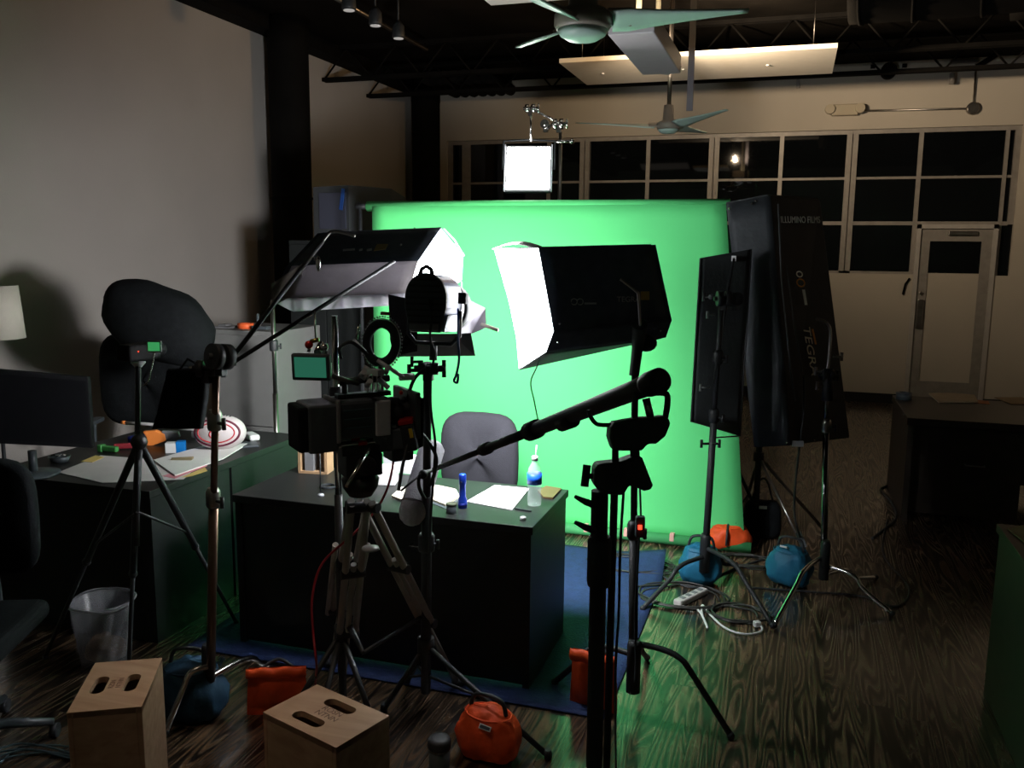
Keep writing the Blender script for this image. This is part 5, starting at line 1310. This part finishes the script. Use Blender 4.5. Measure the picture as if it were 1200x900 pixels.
def top_with_slots(t, f, hw, hd, H_, slots, th=.019):
    cu = bpy.data.curves.new('top', 'CURVE'); cu.dimensions = '2D'; cu.fill_mode = 'BOTH'; cu.extrude = th/2
    for pts in [[(-hw, -hd), (hw, -hd), (hw, hd), (-hw, hd)]]+slots:
        sp = cu.splines.new('POLY'); sp.points.add(len(pts)-1)
        for i, q in enumerate(pts): sp.points[i].co = (q[0], q[1], 0, 1)
        sp.use_cyclic_u = True
    o = bpy.data.objects.new('top', cu); COL.objects.link(o)
    dg = bpy.context.evaluated_depsgraph_get(); me = bpy.data.meshes.new_from_object(o.evaluated_get(dg))
    bpy.data.objects.remove(o); bpy.data.curves.remove(cu)
    pw = parent_world(t)
    for v in me.vertices: v.co = f(v.co.x, v.co.y, H_+th/2+v.co.z-.0) - pw
    me.materials.clear(); me.materials.append(AW)
    o = bpy.data.objects.new('top', me); COL.objects.link(o); o.parent = t
ZB = .508
t, f, hw, hd, slot, H_ = apple_box([PZ(83, 836, ZB), PZ(172, 827, ZB), PZ(185, 772, ZB), PZ(107, 777, ZB)], 'wooden apple box on end at lower left with two slots side by side', '')
top_with_slots(t, f, hw, hd, .490, [slot(-.052, .0, .021, .056), slot(.042, .0, .021, .056)])
lettering('stencil', 'RZSN', .022, f(-.008, -.028, .5092), f(0, 1, 0)-f(0, 0, 0), f(-1, 0, 0)-f(0, 0, 0), mat('stencil_ink', (.10, .05, .03), .7), t, .0002)
lettering('stencil', 'NTNN', .022, f(.014, -.028, .5092), f(0, 1, 0)-f(0, 0, 0), f(-1, 0, 0)-f(0, 0, 0), mat('stencil_ink', (.1, .05, .03)), t, .0002)
t, f, hw, hd, slot, H_ = apple_box([PZ(308, 834, ZB), PZ(395, 878, ZB), PZ(455, 838, ZB), PZ(372, 803, ZB)], 'wooden apple box on end at bottom centre left turned like a diamond', '')
top_with_slots(t, f, hw, hd, .490, [slot(-.02, -.050, .060, .021), slot(.0, .055, .060, .021)])
lettering('stencil', 'ROSN', .03, f(-.035, .012, .5092), f(1, 0, 0)-f(0, 0, 0), f(0, 1, 0)-f(0, 0, 0), mat('stencil_ink', (.1, .05, .03)), t, .0002)
lettering('stencil', 'NTNN', .03, f(-.035, -.016, .5092), f(1, 0, 0)-f(0, 0, 0), f(0, 1, 0)-f(0, 0, 0), mat('stencil_ink', (.1, .05, .03)), t, .0002)

# canister bottom centre
c = V((*gz(515, 915), 0)); t = thing('travel_mug', c, 'black cylindrical mug with a lid on the floor beside the orange sandbag', 'mug')
MB().lathe(c, [(.033, 0), (.036, .01), (.038, .13)], seg=28).build('body', PLA, t)
MB().lathe(c, [(.041, .13), (.042, .135), (.042, .155), (.036, .165), (.02, .166)], seg=28).build('lid', RUB, t)
MB().tube([c+V((.0388*math.cos(a), .0388*math.sin(a), .127)) for a in [2*PI*k/28 for k in range(28)]], .0012, 6, closed=True).build('steel_band', CHR, t)
# trash can
c = V((*gz(121, 770), 0)); c = V((c.x-.02, c.y-.03, 0)); c = V((-2.86, 3.0, 0)) 
t = thing('waste_bin', c, 'round translucent waste bin lined with a clear bag beside the left desk', 'waste bin')
SM = mat('smoky_plastic', (.32, .33, .36), .25, alpha=.42, var=.25, scale=8)
MB().lathe(c, [(.095, .005), (.10, .01), (.130, .29), (.137, .295), (.137, .305), (.131, .305)], seg=36, cap=False).build('shell', SM, t, solid=.002)
def bag(u, v):
    a = 2*PI*u; r = .128+.004*math.sin(a*7)-.02*v+.006*math.sin(a*11+v*9); return (c.x+r*math.cos(a), c.y+r*math.sin(a), .30-.25*v)
MB().grid(bag, 48, 10).build('liner', mat('clear_liner', (.75, .76, .8), .15, alpha=.22, bump=.6, bscale=20), t)
MB().tube([c+V((.139*math.cos(a), .139*math.sin(a), .298+.006*math.sin(3*a))) for a in [2*PI*k/48 for k in range(48)]], .005, 6, closed=True).build('liner_cuff', mat('liner_cuff', (.4, .4, .42), .3, alpha=.6), t)
g = blob(Fr(c+V((0, 0, .07))), (.08, .08, .06), .9, .12, 5); g.build('rubbish', mat('rubbish_brown', (.35, .17, .06), .8, var=.4, scale=14), t)

# ================================================================== MAT AND CABLES
g = MB()
mx0, mx1, my0, my1 = -2.62, -.62, 3.24, 5.22
def matf(u, v):
    x = mx0+(mx1-mx0)*u; y = my0+(my1-my0)*v
    z = .004+.004*noise.noise(V((x*3, y*3, 0)))**2
    k = max(0, u*2-1.72)*max(0, v*2-1.6)*5; z += .10*k
    return (x-.05*k, y-.06*k, z+.004)
g.grid(matf, 40, 40); tag(g.build('floor_mat', MATB, solid=.004), 'blue cloth mat spread on the floor under the middle desk', 'mat')
def wob(pts, n=8, z=.007): return smooth([V((p[0], p[1], z)) for p in pts], n)
def coil(name, px_, py_, rx, ry, turns, m_, label, r=.005, sd=0, grp='cable tangles on the floor'):
    random.seed(sd); q = gz(px_, py_); pts = []
    for k in range(turns*8):
        a = 2*PI*k/8; jr = 1+random.uniform(-.22, .22)
        pts.append(V((q[0]+rx*jr*math.cos(a)+random.uniform(-.02, .02), q[1]+ry*jr*math.sin(a), .006+.0016*(k % 11))))
    return tag(MB().tube(smooth(pts, 4), r, 6).build(name, m_), label, 'cable')
CAB = mat('cable_grey', (.035, .035, .032), .45, var=.2)
coil('coiled_cable', 877, 660, .17, .10, 5, CAB, 'dark coil of cable beside the orange bag at the screen corner', .005, 1)
coil('coiled_cable', 742, 664, .24, .13, 6, CAB, 'heap of thin cables on the blue mat behind the foreground stands', .0035, 2)
coil('coiled_cable', 800, 700, .22, .16, 4, CAB, 'tangle of cable around the white power strip', .005, 3)
coil('coiled_cable', 865, 722, .13, .11, 3, CAB, 'loose loops of black cable inside the flag stand legs', .006, 4)
coil('coiled_cable', 45, 905, .22, .12, 5, mat('blue_grey_cable', (.06, .10, .12), .4), 'pale blue-grey coiled cable at the bottom left corner', .004, 6)
tag(MB().tube(wob([gz(760, 668), gz(812, 690), gz(850, 672), gz(905, 655), gz(950, 660)]), .006, 8).build('floor_cable', RUB), 'black cable running from the mat past both teal sandbags', 'cable')
tag(MB().tube(wob([gz(880, 690), gz(950, 695), gz(1010, 700), gz(1050, 712), gz(1065, 690), gz(1035, 650), gz(1040, 610)]), .006, 8).build('floor_cable', RUB), 'black cable looping on the floor right of the chrome stand', 'cable')
tag(MB().tube(wob([gz(1022, 632), gz(1035, 622), gz(1050, 608), gz(1045, 590), gz(1032, 575), gz(1040, 570)]), .008, 8).build('floor_cable', RUB), 'short black cable trailing from the far right desk', 'cable')
tag(MB().tube(wob([gz(790, 712), gz(815, 715), gz(825, 728), (gz(829, 738)), gz(823, 722), gz(823, 711), gz(832, 722), gz(850, 738), gz(872, 745), gz(892, 742), gz(891, 733)], z=.009), .0055, 8).build('extension_cord', WHITE), 'white extension cord snaking across the green lit floor', 'cable')
q0, q1 = V((*gz(797, 709), .018)), V((*gz(822, 697), .018)); ang = math.atan2(q1.y-q0.y, q1.x-q0.x)
t = thing('power_strip', (q0+q1)/2-V((0, 0, .018)), 'white power strip on the floor beneath the flag stand', 'power strip')
f = Fr((q0+q1)/2, ang); Ls = (q1-q0).length
MB(f).box((0, 0, 0), (Ls+.06, .05, .034)).build('housing', mat('off_white_plastic', (.5, .48, .46), .4), t, bevel=.008)
for k in range(4): MB(f).box((-Ls*.4+k*Ls*.27, 0, .018), (.028, .028, .003)).build('socket', GRY, t)
MB(Fr(V((*gz(887, 735), .018)), .6)).box((0, 0, 0), (.035, .03, .03)).build('plug', WHITE, None, bevel=.006)
tag(bpy.data.objects['plug'], 'white plug at the end of the extension cord', 'plug')

# ================================================================== RIGHT DESKS
t = thing('desk', (1.6, 7.0, 0), 'dark brown desk at the far right below the glazed door', 'desk')
RX0, RX1, RY0, RY1, RH = .80, 2.9, 6.50, 7.52, .74
MB().span((RX0, RY0, RH-.05), (RX1, RY1, RH)).build('top', BROWN, t, bevel=.004)
MB().span((RX0+.01, RY0+.02, 0), (RX0+.05, RY1-.01, RH-.05)).build('side_panel', BROWN, t)
MB().span((RX1-.05, RY0+.02, 0), (RX1-.01, RY1-.01, RH-.05)).build('side_panel', BROWN, t)
MB().span((RX0+.05, RY1-.06, .1), (RX1-.05, RY1-.03, RH-.05)).build('modesty_panel', BROWN, t)
dr = MB().span((RX0+.05, RY0+.10, .05), (RX0+.75, RY1-.08, RH-.05)).build('drawer_unit', BROWN, t)
MB().tube([(1.2, RY0+.1, .42), (1.2, RY0+.07, .42), (1.32, RY0+.07, .42), (1.32, RY0+.1, .42)], .005, 8).build('handle', STL, dr)
onR2 = lambda x, y, dz=0: PZ(x, y, RH+dz)
c = onR2(1059, 468); g = MB().lathe(c, [(.035, 0), (.058, 0), (.058, .055), (.035, .055), (.035, 0)], seg=28, cap=False)
tag(g.build('tape_roll', PLA), 'black roll of gaffer tape on the left end of the far right desk', 'tape roll')
KR = mat('brown_paper', (.40, .30, .19), .8, var=.08)
sheetq('crumpled_paper', [(1088, 462), (1100, 472), (1146, 472), (1142, 464), (1120, 462)], .002, KR, 'crumpled brownish papers in the middle of the far right desk', 'paper', .01, None, onR2)
sheetq('loose_paper', [(1165, 466), (1185, 474), (1215, 474), (1205, 466)], .002, KR, 'loose brownish sheet at the right end of the far right desk', 'paper', .004, None, onR2)
sheetq('orange_paper', [(1140, 472), (1160, 474), (1158, 470), (1145, 469)], .001, mat('orange_card', (.45, .16, .05), .7), 'small orange card beside the crumpled papers', 'card', .002, None, onR2)
t = thing('desk', (1.4, 3.9, 0), 'dark desk corner at the right edge of the picture', 'desk')
MB().span((.87, 2.75, .71), (1.9, 4.02, .745)).build('top', BROWN, t, bevel=.003)
MB().span((.88, 2.77, 0), (.91, 4.0, .71)).build('side_panel', BROWN, t)
MB().span((.91, 3.97, 0), (1.88, 4.0, .71)).build('rear_panel', BROWN, t)
sheetq('envelope', [(1180, 620), (1200, 636), (1230, 640), (1230, 618), (1200, 616)], 0.001, KR, 'brown envelope on the desk corner at the right edge', 'envelope', .004, None, lambda x, y, dz=0: PZ(x, y, .745+dz))
